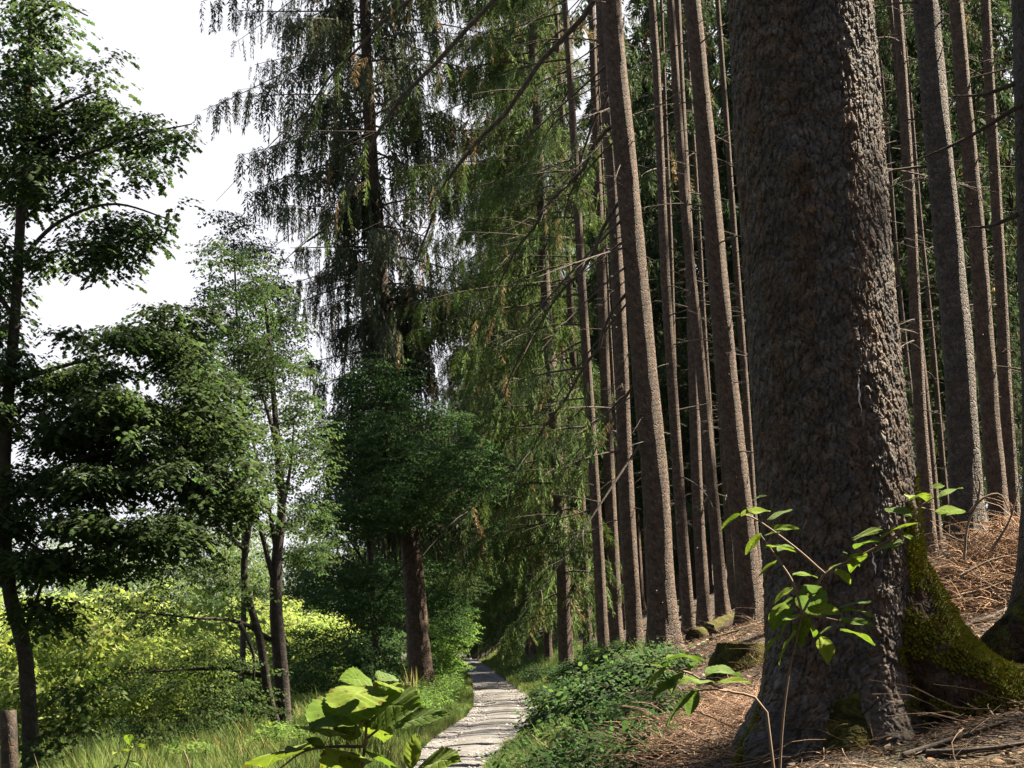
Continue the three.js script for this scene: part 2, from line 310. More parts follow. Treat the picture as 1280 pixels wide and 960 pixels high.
function deadBranchGeo(p, az, len, rise, droop, r0, twigs = 3) {
  const pts = boughPoints(p, az, len, rise, droop, 7), geos = [limb(pts, pts.map((_, i) => Math.max(0.003, r0 * (1 - 0.8 * i / 7))), 5)];
  for (let k = 0; k < twigs; k++) { const i = 2 + Math.floor(R() * 5), l = len * rr(0.12, 0.32), a2 = az + (R() < 0.5 ? 1 : -1) * rr(0.4, 1.0), q = boughPoints(pts[i], a2, l, rr(-0.4, 0.3), rr(0, 0.6), 3); geos.push(limb(q, q.map((_, j) => Math.max(0.002, r0 * 0.32 * (1 - 0.7 * j / 3))), 4)); }
  return mergeGeometries(geos);
}
// the general spruce
function spruce(o) {
  const { base, dir = V(0, 1, 0), dia, height = 26, mat = M.bark, label, group, name = 'spruce_tree', deadFrom = 2, deadTo = 12, dead = 14, deadLen = [0.5, 1.8], deadAz = [0, 6.283], deadRise = [-0.25, 0.25], live = 0, liveFrom = 11, liveTo = height, liveLen = 2.6, liveAz, per = 16, spray = sprayFar, size = 0.9, hangOpt = {}, seg = 16, steps = 26, flare = 0.5, boughR = 0.03, bake = false, stubs = 0, fineTwigs = 3, deadDroop = 0.5 } = o;
  const t = thing(name, label, 'tree', base, group);
  const tr = trunkGeometry(dir, height, dia / 2, { seg, steps, flare });
  mesh('trunk', tr.geo, mat, t);
  for (let i = 0; i < dead; i++) {
    const h = lerp(deadFrom, deadTo, Math.pow((i + R()) / dead, 0.9)), p = atHeight(tr, h), len = rr(...deadLen) * (R() < 0.35 ? 0.35 : 1);
    mesh('branch', deadBranchGeo(p, rr(...deadAz), len, rr(...deadRise), rr(0, deadDroop), 0.006 + 0.007 * len, fineTwigs), M.deadwood, t);
  }
  for (let i = 0; i < stubs; i++) { const h = lerp(0.8, 11, R()), p = atHeight(tr, h), az = rr(0, 6.283), len = dia * 0.4 + rr(0.03, 0.16), q = boughPoints(p, az, len, rr(-0.4, 0.3), 0, 2); mesh('branch_stub', limb(q, [0.014, 0.011, 0.007], 5), M.deadwood, t); }
  const list = [];
  for (let i = 0; i < live; i++) {
    const q = (i + R()) / live, h = lerp(liveFrom, liveTo, q), p = atHeight(tr, h), len = liveLen * rr(0.75, 1.2) * (1 - 0.75 * sstep(0.5, 1, (h - liveFrom) / (height - liveFrom + 0.01)));
    const az = liveAz ? rr(...liveAz) : i * 2.399 + rr(-0.4, 0.4), pts = boughPoints(p, az, len, rr(-0.15, 0.2), rr(0.25, 0.6), 6);
    mesh('bough', limb(pts, pts.map((_, j) => boughR * (1 - 0.8 * j / 6)), 4), M.deadwood, t);
    hang(list, pts, { size, per, ...hangOpt });
  }
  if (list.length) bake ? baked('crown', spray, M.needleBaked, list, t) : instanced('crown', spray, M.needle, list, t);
  return { t, tr, list };
}

// ---------------------------------------------------------------- the big spruce
const BIG_Z = 8.5;
const bigRows = [[-60, 910, 1079], [0, 915, 1085], [200, 925, 1100], [400, 938, 1115], [600, 952, 1137], [700, 958, 1146], [800, 961, 1152], [860, 956, 1158], [910, 942, 1166], [960, 925, 1178], [1010, 905, 1190]]
  .map(([y, l, r]) => { const a = Q(l, y, BIG_Z), b = Q(r, y, BIG_Z); return { y: (a.y + b.y) / 2, x: (a.x + b.x) / 2, r: a.distanceTo(b) / 2 }; }).sort((a, b) => a.y - b.y);
const bigX = y => table(bigRows.map(q => [q.y, q.x]), y), bigR = y => table(bigRows.map(q => [q.y, q.r]), y);
const bigBase = onGround(bigX(groundY(1.9, -BIG_Z)), -BIG_Z);
function plateHeight(u, v, nx, ny, ca, y, sa) {
  const [e, id, oy] = plates(u, v, nx, ny, 31, 1), [e2, id2, oy2] = plates(u, v, nx * 2, ny * 2, 37, 1);
  const ragged = 0.10 * N3(ca * 60, y * 70, sa * 60);
  return [sstep(0.03, 0.13, e + ragged * 0.7) * (0.009 + 0.007 * id) - oy * 0.009 * id + sstep(0.02, 0.14, e2 + ragged) * (0.002 + 0.005 * id2) - oy2 * 0.002, id, id2];
}
const bigTree = thing('old_spruce_tree', 'massive old spruce with scaly bark and a mossy root', 'tree', bigBase);
const mossSpots = [];                                       // points with normals, in the big tree's own frame
{
  const y0 = bigBase.y - 0.3, y1 = bigRows[bigRows.length - 1].y, NU = 520, NV = Math.round((y1 - y0) / 0.0075);
  const pos = [], uv = [], col = [], idx = [];
  for (let j = 0; j <= NV; j++) {
    const y = lerp(y0, y1, j / NV), cx = bigX(y), r = bigR(y), hh = y - bigBase.y;
    for (let i = 0; i <= NU; i++) {
      const ii = i === NU ? 0 : i, a = ii / NU * 2 * Math.PI, ca = Math.cos(a), sa = Math.sin(a);
      const wu = 0.008 * N3(ca * 6, y * 4, sa * 6) + 0.006 * N3(ca * 16, y * 13, sa * 16), wv = 0.01 * N3(ca * 7 + 9, y * 5, sa * 7) + 0.006 * N3(ca * 19 + 9, y * 15, sa * 19);
      const [p, id, id2] = plateHeight(((ii / NU + wu) % 1 + 1) % 1, (y - y0) / (y1 - y0) + wv, 78, 52, ca, y, sa);
      const fine = 0.007 * fbm(ca * 30, y * 34, sa * 30, 3);
      const knot = Math.exp(-(Math.pow((Math.atan2(sa, ca) - 1.95) / 0.16, 2) + Math.pow((y - 4.1) / 0.09, 2)));
      const lobes = r * Math.exp(-Math.max(0, hh - 0.02) / 0.28) * 0.3 * Math.max(0, Math.sin(a * 5 + 1.2)) + 0.02 * fbm(ca * 2, y * 0.9, sa * 2, 2);
      const rad = r + p + fine + lobes - 0.035 * knot + 0.05 * Math.exp(-(Math.pow((Math.atan2(sa, ca) - 1.95) / 0.28, 2) + Math.pow((y - 4.2) / 0.16, 2)));
      const lx = cx + ca * rad - bigBase.x, ly = y - bigBase.y, lz = sa * rad;
      pos.push(lx, ly, lz); uv.push(i / NU * 6, y / 0.45);
      const big = fbm(ca * 1.5, y * 0.7, sa * 1.5, 3), lich = sstep(0.1, 0.4, fbm(ca * 5, y * 4, sa * 5, 3));
      const k = 0.75 + 0.35 * id + 0.2 * id2;
      const br = sstep(-0.25, 0.3, fbm(ca * 2.5 + 7, y * 0.8, sa * 2.5, 3)); let c = [0, 1, 2].map(n => lerp([0.072, 0.07, 0.073][n], [0.09, 0.062, 0.046][n], br) * k * (1 + 0.25 * big));
      c = c.map((q, n) => lerp(q, [0.12, 0.125, 0.128][n] * k, lich * 0.5));
      const mz = sstep(0.0, 0.22, fbm(ca * 5 + 3, y * 5, sa * 5, 3) + 0.4 - 1.0 * Math.max(0, Math.abs(a < Math.PI ? a - 0.2 : a - 2 * Math.PI - 0.2) - 0.4) - Math.max(0, (hh - 1.0) * 1.8));
      c = c.map((q, n) => lerp(q, [0.085, 0.078, 0.01][n], mz * 0.9)); col.push(...c);
      if (i < NU && mz > 0.55 && (ii + j) % 2 === 0) mossSpots.push([V(lx, ly, lz), V(ca, 0.1, sa)]);
    }
  }
  const w = NU + 1;
  for (let j = 0; j < NV; j++) for (let i = 0; i < NU; i++) { const a = j * w + i; idx.push(a, a + w, a + 1, a + 1, a + w, a + w + 1); }
  const g = soup(pos, idx, uv, col), nn = g.attributes.normal;
  for (let j = 0; j <= NV; j++) { const a = j * w, b = a + NU, x = nn.getX(a) + nn.getX(b), y = nn.getY(a) + nn.getY(b), z = nn.getZ(a) + nn.getZ(b), l = Math.hypot(x, y, z) || 1; nn.setXYZ(a, x / l, y / l, z / l); nn.setXYZ(b, x / l, y / l, z / l); }
  mesh('trunk', g, M.barkBig, bigTree);
  // the stem above the frame
  const top = V(bigX(y1) - bigBase.x, y1 - bigBase.y - 0.05, 0), pts = [], rad = [];
  for (let i = 0; i <= 14; i++) { pts.push(top.clone().add(V(-1.6 * i / 14, 25 * i / 14, 0))); rad.push(lerp(bigR(y1) + 0.004, 0.04, i / 14)); }
  mesh('upper_trunk', limb(pts, rad, 18), M.bark, bigTree);
  const list = [];
  for (let i = 0; i < 26; i++) { const h = lerp(13, 25, i / 26), p = pts[0].clone().add(V(-1.6 * h / 25, h, 0)), b = boughPoints(p, i * 2.4, 3.2 * (1.15 - h / 27), rr(-0.1, 0.2), rr(0.3, 0.6), 6); mesh('bough', limb(b, b.map((_, j) => 0.04 * (1 - 0.8 * j / 6)), 4), M.deadwood, bigTree); hang(list, b, { size: 0.9, per: 14 }); }
  instanced('crown', sprayFar, M.needle, list, bigTree);
}
function rootGeo(pts, rad, seg, n, k, collect) {            // a root with bark relief and moss on its back
  const P = curve(pts, n), c = new THREE.CatmullRomCurve3(rad.map((r, i) => V(i, r, 0))), Rr = c.getPoints(n).map(p => p.y);
  const g = limb(P, Rr, seg, (a, l, r) => 0.035 * fbm(Math.cos(a) * 1.6 + k, l * 3, Math.sin(a) * 1.6, 3) + 0.012 * fbm(Math.cos(a) * 7 + k, l * 9, Math.sin(a) * 7, 3));
  const p = g.attributes.position, nn = g.attributes.normal, col = [];
  for (let i = 0; i < p.count; i++) {
    const x = p.getX(i), y = p.getY(i), z = p.getZ(i), m = sstep(-0.1, 0.12, nn.getY(i) * 0.75 - 0.14 + 1.0 * fbm(x * 4 + k, y * 4, z * 4, 3)), v = 0.8 + 0.5 * fbm(x * 9, y * 9, z * 9, 3);
    col.push(...[0.07, 0.054, 0.044].map((q, n2) => lerp(q * v, [0.085, 0.09, 0.013][n2] * v, m * 0.95)));
    if (m > 0.4 && collect) collect.push([V(x, y, z), V(nn.getX(i), nn.getY(i), nn.getZ(i))]);
  }
  g.setAttribute('color', new THREE.Float32BufferAttribute(col, 3)); return g;
}
{
  const L = (x, y, z) => Q(x, y, z).sub(bigBase);
  mesh('root', rootGeo([L(1085, 640, 8.45), L(1115, 745, 8.4), L(1160, 838, 8.35), L(1222, 884, 8.3), L(1300, 903, 8.25), L(1400, 925, 8.2), L(1480, 960, 8.1)], [0.17, 0.25, 0.29, 0.275, 0.26, 0.22, 0.14], 100, 190, 3, mossSpots), M.root, bigTree);
  mesh('root', rootGeo([L(1000, 850, 8.4), L(975, 915, 8.3), L(945, 965, 8.2), L(900, 1010, 8.1)], [0.12, 0.14, 0.12, 0.05], 40, 60, 8, mossSpots), M.root, bigTree);
  mesh('root', rootGeo([L(1060, 880, 8.2), L(1075, 960, 8.0), L(1100, 1030, 7.7)], [0.17, 0.17, 0.1], 40, 50, 15, null), M.root, bigTree);
  // moss cushions
  const pos = [], idx = [];
  for (let k = 0; k < 7; k++) { const a = k * 0.9, b = pos.length / 3, c = Math.cos(a), s = Math.sin(a), w = 0.0028; pos.push(-s * w, 0, c * w, s * w, 0, -c * w, c * 0.008, 0.011 + 0.005 * (k % 3), s * 0.008); idx.push(b, b + 1, b + 2); }
  const tuft = soup(pos, idx), list = [], up = V(0, 1, 0), q = new THREE.Quaternion();
  for (const [p, n] of mossSpots) { q.setFromUnitVectors(up, n.clone().normalize()); const s = rr(0.6, 1.4); list.push({ m: new THREE.Matrix4().compose(p.clone().add(V(rr(-0.006, 0.006), rr(-0.006, 0.006), rr(-0.006, 0.006))), q, V(s, s, s)), c: R() < 0.2 ? grey([0.12, 0.095, 0.025], 0.3) : grey([0.12, 0.135, 0.016], 0.4, 0.15) }); }
  const ms = instanced('moss', tuft, M.moss, list, bigTree); ms.userData.kind = 'stuff'; ms.userData.label = 'yellow green moss';
  // resin runs
  const resin = std({ color: lin(0.36, 0.37, 0.41), roughness: 0.4 });
  const surf = (px, py) => { const q0 = Q(px, py, BIG_Z), r = bigR(q0.y) + 0.046, s = clamp((q0.x - bigX(q0.y)) / r, -0.98, 0.98); const z = BIG_Z - r * Math.sqrt(1 - s * s); return Q(px, py, z).sub(bigBase); };
  for (const [x0, ya, x1, yb, w] of [[1071, 458, 1076, 520, 2.6], [1100, 640, 1106, 668, 4], [1108, 655, 1117, 702, 6], [1118, 712, 1124, 760, 4], [1120, 762, 1131, 800, 5], [1128, 806, 1130, 846, 4], [1129, 852, 1132, 886, 3], [1131, 895, 1133, 935, 3], [1090, 690, 1095, 720, 3], [1119, 838, 1120, 860, 3]]) {
    const pts = [], rad = [], n = 14;
    for (let i = 0; i <= n; i++) { const t = i / n; pts.push(surf(lerp(x0, x1, t) + 3.5 * N3(x0, t * 5, 0), lerp(ya, yb, t)).add(V(0, 0, 0.003))); rad.push(0.00235 * w * (0.35 + 0.9 * Math.abs(N3(x0 * 3.3, t * 7, 2)) + 0.25) * Math.sin(Math.PI * clamp(t, 0.06, 0.94))); }
    mesh('resin_streak', limb(pts, rad, 7), resin, bigTree);
  }
}

// ---------------------------------------------------------------- spruces of the forest rows
const G_ROW = 'straight spruces of the forest rows';
function rowTree(px0, py0, px1, py1, dist, dia, label, o = {}) {
  const { base, dir } = axisFromPixels(px0, py0, px1, py1, dist);
  return spruce({ base, dir, dia: dia * 0.86, label, height: 27, live: dist < 35 ? 9 : 20, liveFrom: dist < 35 ? 20 : 13, liveLen: dist < 35 ? 1.3 : 2, per: 10, size: 1.0, group: o.group, dead: 18, deadFrom: 2.5, deadTo: 13, stubs: dist < 27 ? 34 : 10, fineTwigs: 7, ...o });
}
rowTree(828, 780, 766, 0, 22, 0.5, 'spruce with sunlit edge and stubby bark rising from the bramble bank', { seg: 40, steps: 90, flare: 0.55, dead: 34, deadFrom: 2.6, deadTo: 11, deadLen: [0.8, 2.5], deadAz: [2.0, 4.3], deadRise: [-0.95, -0.1], deadDroop: 0.3, live: 30, liveFrom: 13, liveLen: 2.6 });
rowTree(793, 780, 772, 380, 26, 0.34, 'shaded spruce trunk close behind the bank spruce', { dead: 20, deadAz: [1.5, 4.7], live: 26, liveFrom: 14, liveLen: 2.4 });
rowTree(938, 760, 868, 0, 24, 0.46, 'sunlit pale spruce with short branch stubs beside the mossy log', { seg: 32, steps: 60, mat: M.bark, dead: 26, deadLen: [0.4, 1.6] });
rowTree(903, 760, 838, 0, 32, 0.32, 'dark spruce trunk between two sunlit ones above the log', { live: 22, liveFrom: 15, liveLen: 2.2 });
rowTree(880, 760, 846, 0, 34, 0.33, 'slim spruce with a bright sunlit flank beyond the fallen log', { mat: M.bark });
rowTree(853, 730, 838, 300, 46, 0.24, 'thin pole spruce lit on one flank far in the rows');
rowTree(753, 780, 728, 380, 36, 0.34, 'reddish sunlit spruce with low hanging boughs beside the path bank', { mat: M.bark, live: 34, liveFrom: 5.5, liveLen: 2.8, liveAz: [1.9, 4.6], per: 18, size: 0.75, spray: sprayFine, dead: 26, deadAz: [1.8, 4.6], deadLen: [1, 2.8] });
rowTree(770, 790, 757, 480, 40, 0.42, 'broad shaded spruce trunk behind the reddish one');
rowTree(779, 750, 770, 560, 52, 0.14, 'very thin bare pole standing between shaded trunks', { live: 8, dead: 5, mat: M.bark });
rowTree(1112, 640, 1068, 0, 20, 0.36, 'orange lit spruce half hidden by the massive trunk', { mat: M.bark, steps: 50, seg: 24 });
rowTree(1160, 640, 1121, 0, 28, 0.3, 'dark slender spruce just past the massive trunk', { dead: 26 });
rowTree(1212, 690, 1157, 0, 16, 0.4, 'stout grey spruce rising from dead brush', { seg: 36, steps: 80, mat: M.barkGrey, dead: 12 });
rowTree(1243, 560, 1200, 0, 22, 0.34, 'spruce with a narrow sunlit stripe behind the brush pile', { seg: 28, steps: 60, mat: M.bark, dead: 22 });
rowTree(1262, 560, 1234, 0, 25, 0.27, 'thin dark spruce behind the sunlit striped one', { dead: 22 });
rowTree(1338, 600, 1312, 0, 9.2, 0.62, 'large rough barked spruce standing over its mossy root', { seg: 64, steps: 160, mat: M.barkGrey, flare: 0.75, dead: 0 });
{ // its mossy root towards the brush
  const t = scene.children[scene.children.length - 1], b = t.position, L = (x, y, z) => Q(x, y, z).sub(b), spots = [];
  mesh('root', rootGeo([L(1330, 745, 9.1), L(1285, 790, 9.0), L(1240, 822, 8.95), L(1200, 850, 8.9)], [0.2, 0.17, 0.12, 0.04], 44, 70, 21, spots), M.root, t);
  // branches that leave it towards the clearing
  for (const [x0, y0, x1, y1] of [[1275, 132, 1135, 205], [1268, 105, 1190, 120], [1272, 268, 1205, 285]]) { const p = L(x0, y0, 9.1), q = L(x1, y1, 9.4), pts = curve([p, p.clone().lerp(q, 0.5).add(V(0, -0.03, 0)), q], 8); mesh('branch', limb(pts, pts.map((_, i) => 0.017 * (1 - 0.75 * i / 8)), 6), M.deadwood, t); }
}
// long drooping branches of the bank spruce, reaching over the path
{
  const t = scene.children.find(o => o.userData.label && o.userData.label.startsWith('spruce with sunlit edge')), b = t.position, L = (x, y, z) => Q(x, y, z).sub(b), list = [];
  for (const [pts, r] of [
    [[[772, -40, 22], [690, 60, 22.5], [600, 180, 23], [545, 245, 23.5], [515, 330, 24]], 0.05], [[[770, -120, 22], [640, -20, 22], [500, 130, 22.5], [420, 260, 23], [380, 300, 23]], 0.05], [[[768, -170, 22], [600, -60, 22], [440, 60, 22.6], [375, 160, 23]], 0.045],
    [[[778, 150, 22], [700, 240, 22.4], [640, 320, 23], [590, 440, 23.6]], 0.035], [[[784, 240, 22], [715, 350, 22.6], [660, 430, 23], [610, 560, 23.4]], 0.03], [[[790, 360, 22], [720, 470, 22.4], [660, 560, 22.8], [560, 660, 23.2]], 0.028], [[[800, 470, 22], [740, 540, 22.2], [690, 600, 22.4]], 0.02], [[[775, 60, 22], [735, 180, 22.3], [700, 300, 22.6]], 0.03],
  ]) {
    const P = curve(pts.map(p => L(...p)), 14); P.forEach((q, i) => { if (i) q.add(V(0.16 * N3(i * 0.35, r * 900, 1), 0.2 * N3(i * 0.4, r * 700, 5), 0.1 * N3(i * 0.5, r * 500, 9))); });
    const bm = mesh('branch', limb(P, P.map((_, i) => r * (1 - 0.72 * i / 14)), 6), M.deadwood, t);
    for (let k = 0; k < 9; k++) { const i = 3 + Math.floor(R() * 11), q = boughPoints(P[i], rr(2, 4.3), rr(0.4, 1.6), rr(-0.9, 0.1), rr(0, 0.5), 4); mesh('twig', limb(q, q.map((_, j) => r * 0.22 * (1 - 0.7 * j / 4)), 4), M.deadwood, bm); }
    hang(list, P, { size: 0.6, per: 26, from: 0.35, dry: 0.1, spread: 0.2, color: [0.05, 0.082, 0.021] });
  }
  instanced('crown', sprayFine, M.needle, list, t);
}
// the edge row with green boughs hanging towards the path
const G_EDGE = 'spruces with green boughs along the path edge';
const edgeLabel = 'path edge spruce with drooping sunlit green boughs down to the bank';
for (const [px, py, px1, py1, dist, dia, from, n, len, tall = 30] of [[706, 790, 690, 500, 42, 0.42, 2.4, 84, 3.6], [684, 792, 668, 500, 54, 0.3, 2.2, 78, 3.6], [665, 800, 655, 600, 66, 0.28, 2.2, 70, 4, 25], [650, 802, 642, 600, 80, 0.34, 1.8, 60, 4.2, 20], [630, 806, 625, 600, 98, 0.36, 1.2, 50, 5, 17], [735, 790, 715, 400, 47, 0.3, 7, 56, 3.6], [715, 792, 700, 400, 60, 0.34, 5, 60, 4.2], [690, 792, 680, 400, 74, 0.34, 4, 60, 4.5, 23]]) {
  const { base, dir } = axisFromPixels(px, py, px1, py1, dist);
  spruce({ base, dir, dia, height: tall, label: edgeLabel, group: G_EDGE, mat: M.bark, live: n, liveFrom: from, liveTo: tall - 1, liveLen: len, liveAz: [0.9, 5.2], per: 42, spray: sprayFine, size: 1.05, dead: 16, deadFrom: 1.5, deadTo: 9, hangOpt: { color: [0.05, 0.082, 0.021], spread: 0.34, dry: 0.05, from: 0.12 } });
}
for (const px of [658, 662, 668]) { const { base, dir } = axisFromPixels(px, 800, px - 6, 650, 70 + (px - 658)); spruce({ base, dir, dia: 0.17, height: 24, label: 'thin sunlit reddish pole trunk in a cluster of three', group: 'cluster of thin sunlit poles', mat: M.bark, live: 14, liveFrom: 8, per: 10, dead: 5 }); }

// ---------------------------------------------------------------- the tall spruce left of the path
{
  const D = 44, pix = [[531, 872], [527, 850], [520, 760], [513, 680], [496, 560], [484, 440], [470, 280], [462, 150], [455, 0], [446, -180], [440, -330]];
  const p0 = Q(pix[0][0], pix[0][1], D), base = onGround(p0.x, p0.z);
  const t = thing('tall_spruce_tree', 'tall spruce with curtains of hanging branchlets left of the path', 'tree', base);
  const axis = curve([base.clone().add(V(0.02, -0.3, 0)), ...pix.slice(1).map(([x, y]) => Q(x, y, D))].map(p => p.sub(base)), 60), H = axis[60].y;
  const rad = axis.map(p => { const h = Math.max(0, p.y); return 0.33 * (1 - 0.8 * h / H) * (1 + 0.35 * Math.exp(-h / 0.5)); });
  mesh('trunk', limb(axis, rad, 24, (a, l, r) => r * 0.12 * N3(Math.cos(a) * 2, l * 1.2, Math.sin(a) * 2)), M.bark, t);
  const tr = { pts: axis }, list = [];
  for (let i = 0; i < 135; i++) {
    const h = lerp(5.5, H - 0.5, (i + R()) / 135), p = atHeight(tr, h), az = i * 2.399 + rr(-0.5, 0.5), len = (2.2 + 2.3 * sstep(8, 16, h)) * (1 - 0.5 * sstep(24, 34, h)) * rr(0.6, 1.15) * (R() < 0.2 ? 0.6 : 1);
    const pts = boughPoints(p, az, len, rr(-0.12, 0.12), rr(0.18, 0.5), 7);
    mesh('bough', limb(pts, pts.map((_, j) => 0.036 * (1 - 0.8 * j / 7)), 5), M.deadwood, t);
    hang(list, pts, { size: rr(0.9, 1.7), per: Math.round(48 * rr(0.5, 1.3)), from: 0.12, spread: 0.28, tilt: 0.16, dry: 0.06, color: [0.04, 0.054, 0.03] });
  }
  for (let i = 0; i < 26; i++) { const h = lerp(3, 20, (i + R()) / 26), p = atHeight(tr, h); mesh('branch', deadBranchGeo(p, rr(0, 6.28), rr(0.8, 2.6), rr(-0.3, 0.15), rr(0, 0.5), 0.02, 4), M.deadwood, t); }
  instanced('crown', sprayComb, M.needle, list, t);
}

// ---------------------------------------------------------------- broadleaf trees
// pads: [px, py, distance, half width px, half height px, half depth m, count]
function padList(list, pads, origin, colors, o = {}) {
  const { freq = 0.9, thr = -0.12, size = 1, droop = 0.2, spread = 0.3 } = o;
  for (const [px, py, d, wx, hy, dz, n, col] of pads) {
    const k = d / FOCAL; let made = 0, tries = 0;
    while (made < n && tries++ < n * 6) {
      let a = rr(-1, 1), b = rr(-1, 1), c = rr(-1, 1); if (a * a + b * b + c * c > 1) continue;
      const p = Q(px + a * wx, py + b * hy, d); p.z += c * dz;
      if (fbm(p.x * freq, p.y * freq * 1.9, p.z * freq, 2) < thr) continue;
      const base = colors[col || 0];
      list.push({ m: xf(p.sub(origin), rr(-droop, droop), rr(0, 6.283), rr(-droop * 1.6, droop * 0.6), size * rr(0.7, 1.25)), c: grey(base, spread, 0.12) }); made++;
    }
  }
}
function limbTo(name, t, origin, pix, r0, r1, mat, seg = 7) { const P = curve(pix.map(p => Q(...p).sub(origin)), Math.max(6, pix.length * 5)); return mesh(name, limb(P, P.map((_, i) => lerp(r0, r1, i / (P.length - 1))), seg), mat, t); }

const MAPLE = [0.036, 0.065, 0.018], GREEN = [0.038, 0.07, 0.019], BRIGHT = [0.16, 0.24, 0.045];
{ // maple at the meadow edge
  const D = 24, p0 = Q(40, 985, D), base = onGround(p0.x, p0.z);
  const t = thing('maple_tree', 'slender maple with dark layered leafy boughs at the meadow edge', 'tree', base);
  const stem = [[base.clone().add(V(0, -0.2, 0)), 0.15], [Q(37, 900, D), 0.125], [Q(28, 800, D), 0.12], [Q(12, 740, D), 0.11], [Q(5, 620, D), 0.105], [Q(10, 500, D), 0.095], [Q(17, 420, D), 0.09], [Q(27, 250, D), 0.08], [Q(33, 150, D), 0.07], [Q(41, 0, D), 0.055], [Q(46, -160, D), 0.03]];
  const P = curve(stem.map(s => s[0].clone().sub(base)), 50); mesh('trunk', limb(P, P.map((_, i) => table(stem.map((s, k) => [k / (stem.length - 1), s[1]]), i / 50)), 12, (a, l, r) => r * 0.15 * N3(Math.cos(a), l * 2, Math.sin(a))), M.barkSmooth, t);
  for (const b of [[[30, 795, 24], [44, 755, 24], [58, 715, 24.2], [75, 680, 24.3]], [[12, 480, 24], [70, 460, 24], [150, 440, 24.3], [240, 415, 24.6]], [[22, 330, 24], [70, 280, 24], [140, 255, 23.7], [215, 275, 23.5]], [[32, 160, 24], [80, 130, 24], [130, 110, 24.2]], [[28, 230, 24], [90, 200, 24], [170, 170, 24], [240, 155, 23.8]], [[5, 620, 24], [80, 580, 24], [170, 560, 24], [250, 575, 24]], [[5, 650, 24], [60, 690, 23.5], [150, 660, 23.3]], [[40, 20, 24], [75, 5, 24], [110, 20, 24]], [[12, 740, 24], [-30, 700, 24], [-80, 640, 24]], [[20, 400, 24], [-30, 330, 24], [-70, 280, 24]]])
    limbTo('branch', t, base, b, 0.045, 0.01, M.barkSmooth);
  const list = [];
  padList(list, [[60, 20, 24, 60, 26, 0.8, 60], [20, 60, 24, 45, 50, 0.9, 90], [80, 110, 24.1, 70, 32, 1.1, 130], [130, 85, 24.3, 30, 25, 0.5, 36], [20, 170, 24, 50, 60, 1.2, 170], [110, 165, 24, 90, 34, 1.2, 220], [200, 170, 23.9, 52, 26, 0.8, 60], [60, 240, 24, 80, 36, 1.2, 190], [150, 285, 23.8, 70, 30, 1, 110], [190, 240, 23.8, 40, 40, 0.8, 60], [110, 330, 24, 70, 26, 1, 80], [50, 320, 24.2, 55, 24, 1, 50],
    [60, 460, 24, 70, 24, 1.3, 200], [150, 435, 24.3, 95, 28, 1.3, 240], [230, 400, 24.6, 50, 24, 1, 90], [-10, 400, 24, 30, 120, 1, 200],
    [60, 525, 24, 95, 26, 1.6, 260], [175, 510, 24.2, 115, 24, 1.6, 270], [150, 560, 24.3, 130, 22, 1.6, 300], [90, 605, 24, 120, 24, 1.6, 330], [210, 600, 24, 80, 24, 1.3, 170], [60, 650, 23.8, 90, 22, 1.3, 220], [150, 655, 23.5, 100, 20, 1.2, 190], [40, 705, 23.8, 70, 24, 1.3, 150], [140, 700, 23.5, 90, 18, 1.2, 120], [215, 670, 23.5, 45, 28, 1, 90], [55, 770, 23.6, 40, 24, 0.7, 60], [95, 850, 23.4, 45, 30, 0.8, 26], [60, 910, 23, 50, 36, 0.8, 26], [265, 520, 24.4, 60, 46, 1.3, 220], [285, 610, 24.2, 55, 44, 1.3, 200], [250, 460, 24.5, 50, 34, 1.2, 110]], base, [MAPLE], { thr: 0.0 });
  instanced('crown', sprayMaple, M.leaf, list, t);
}
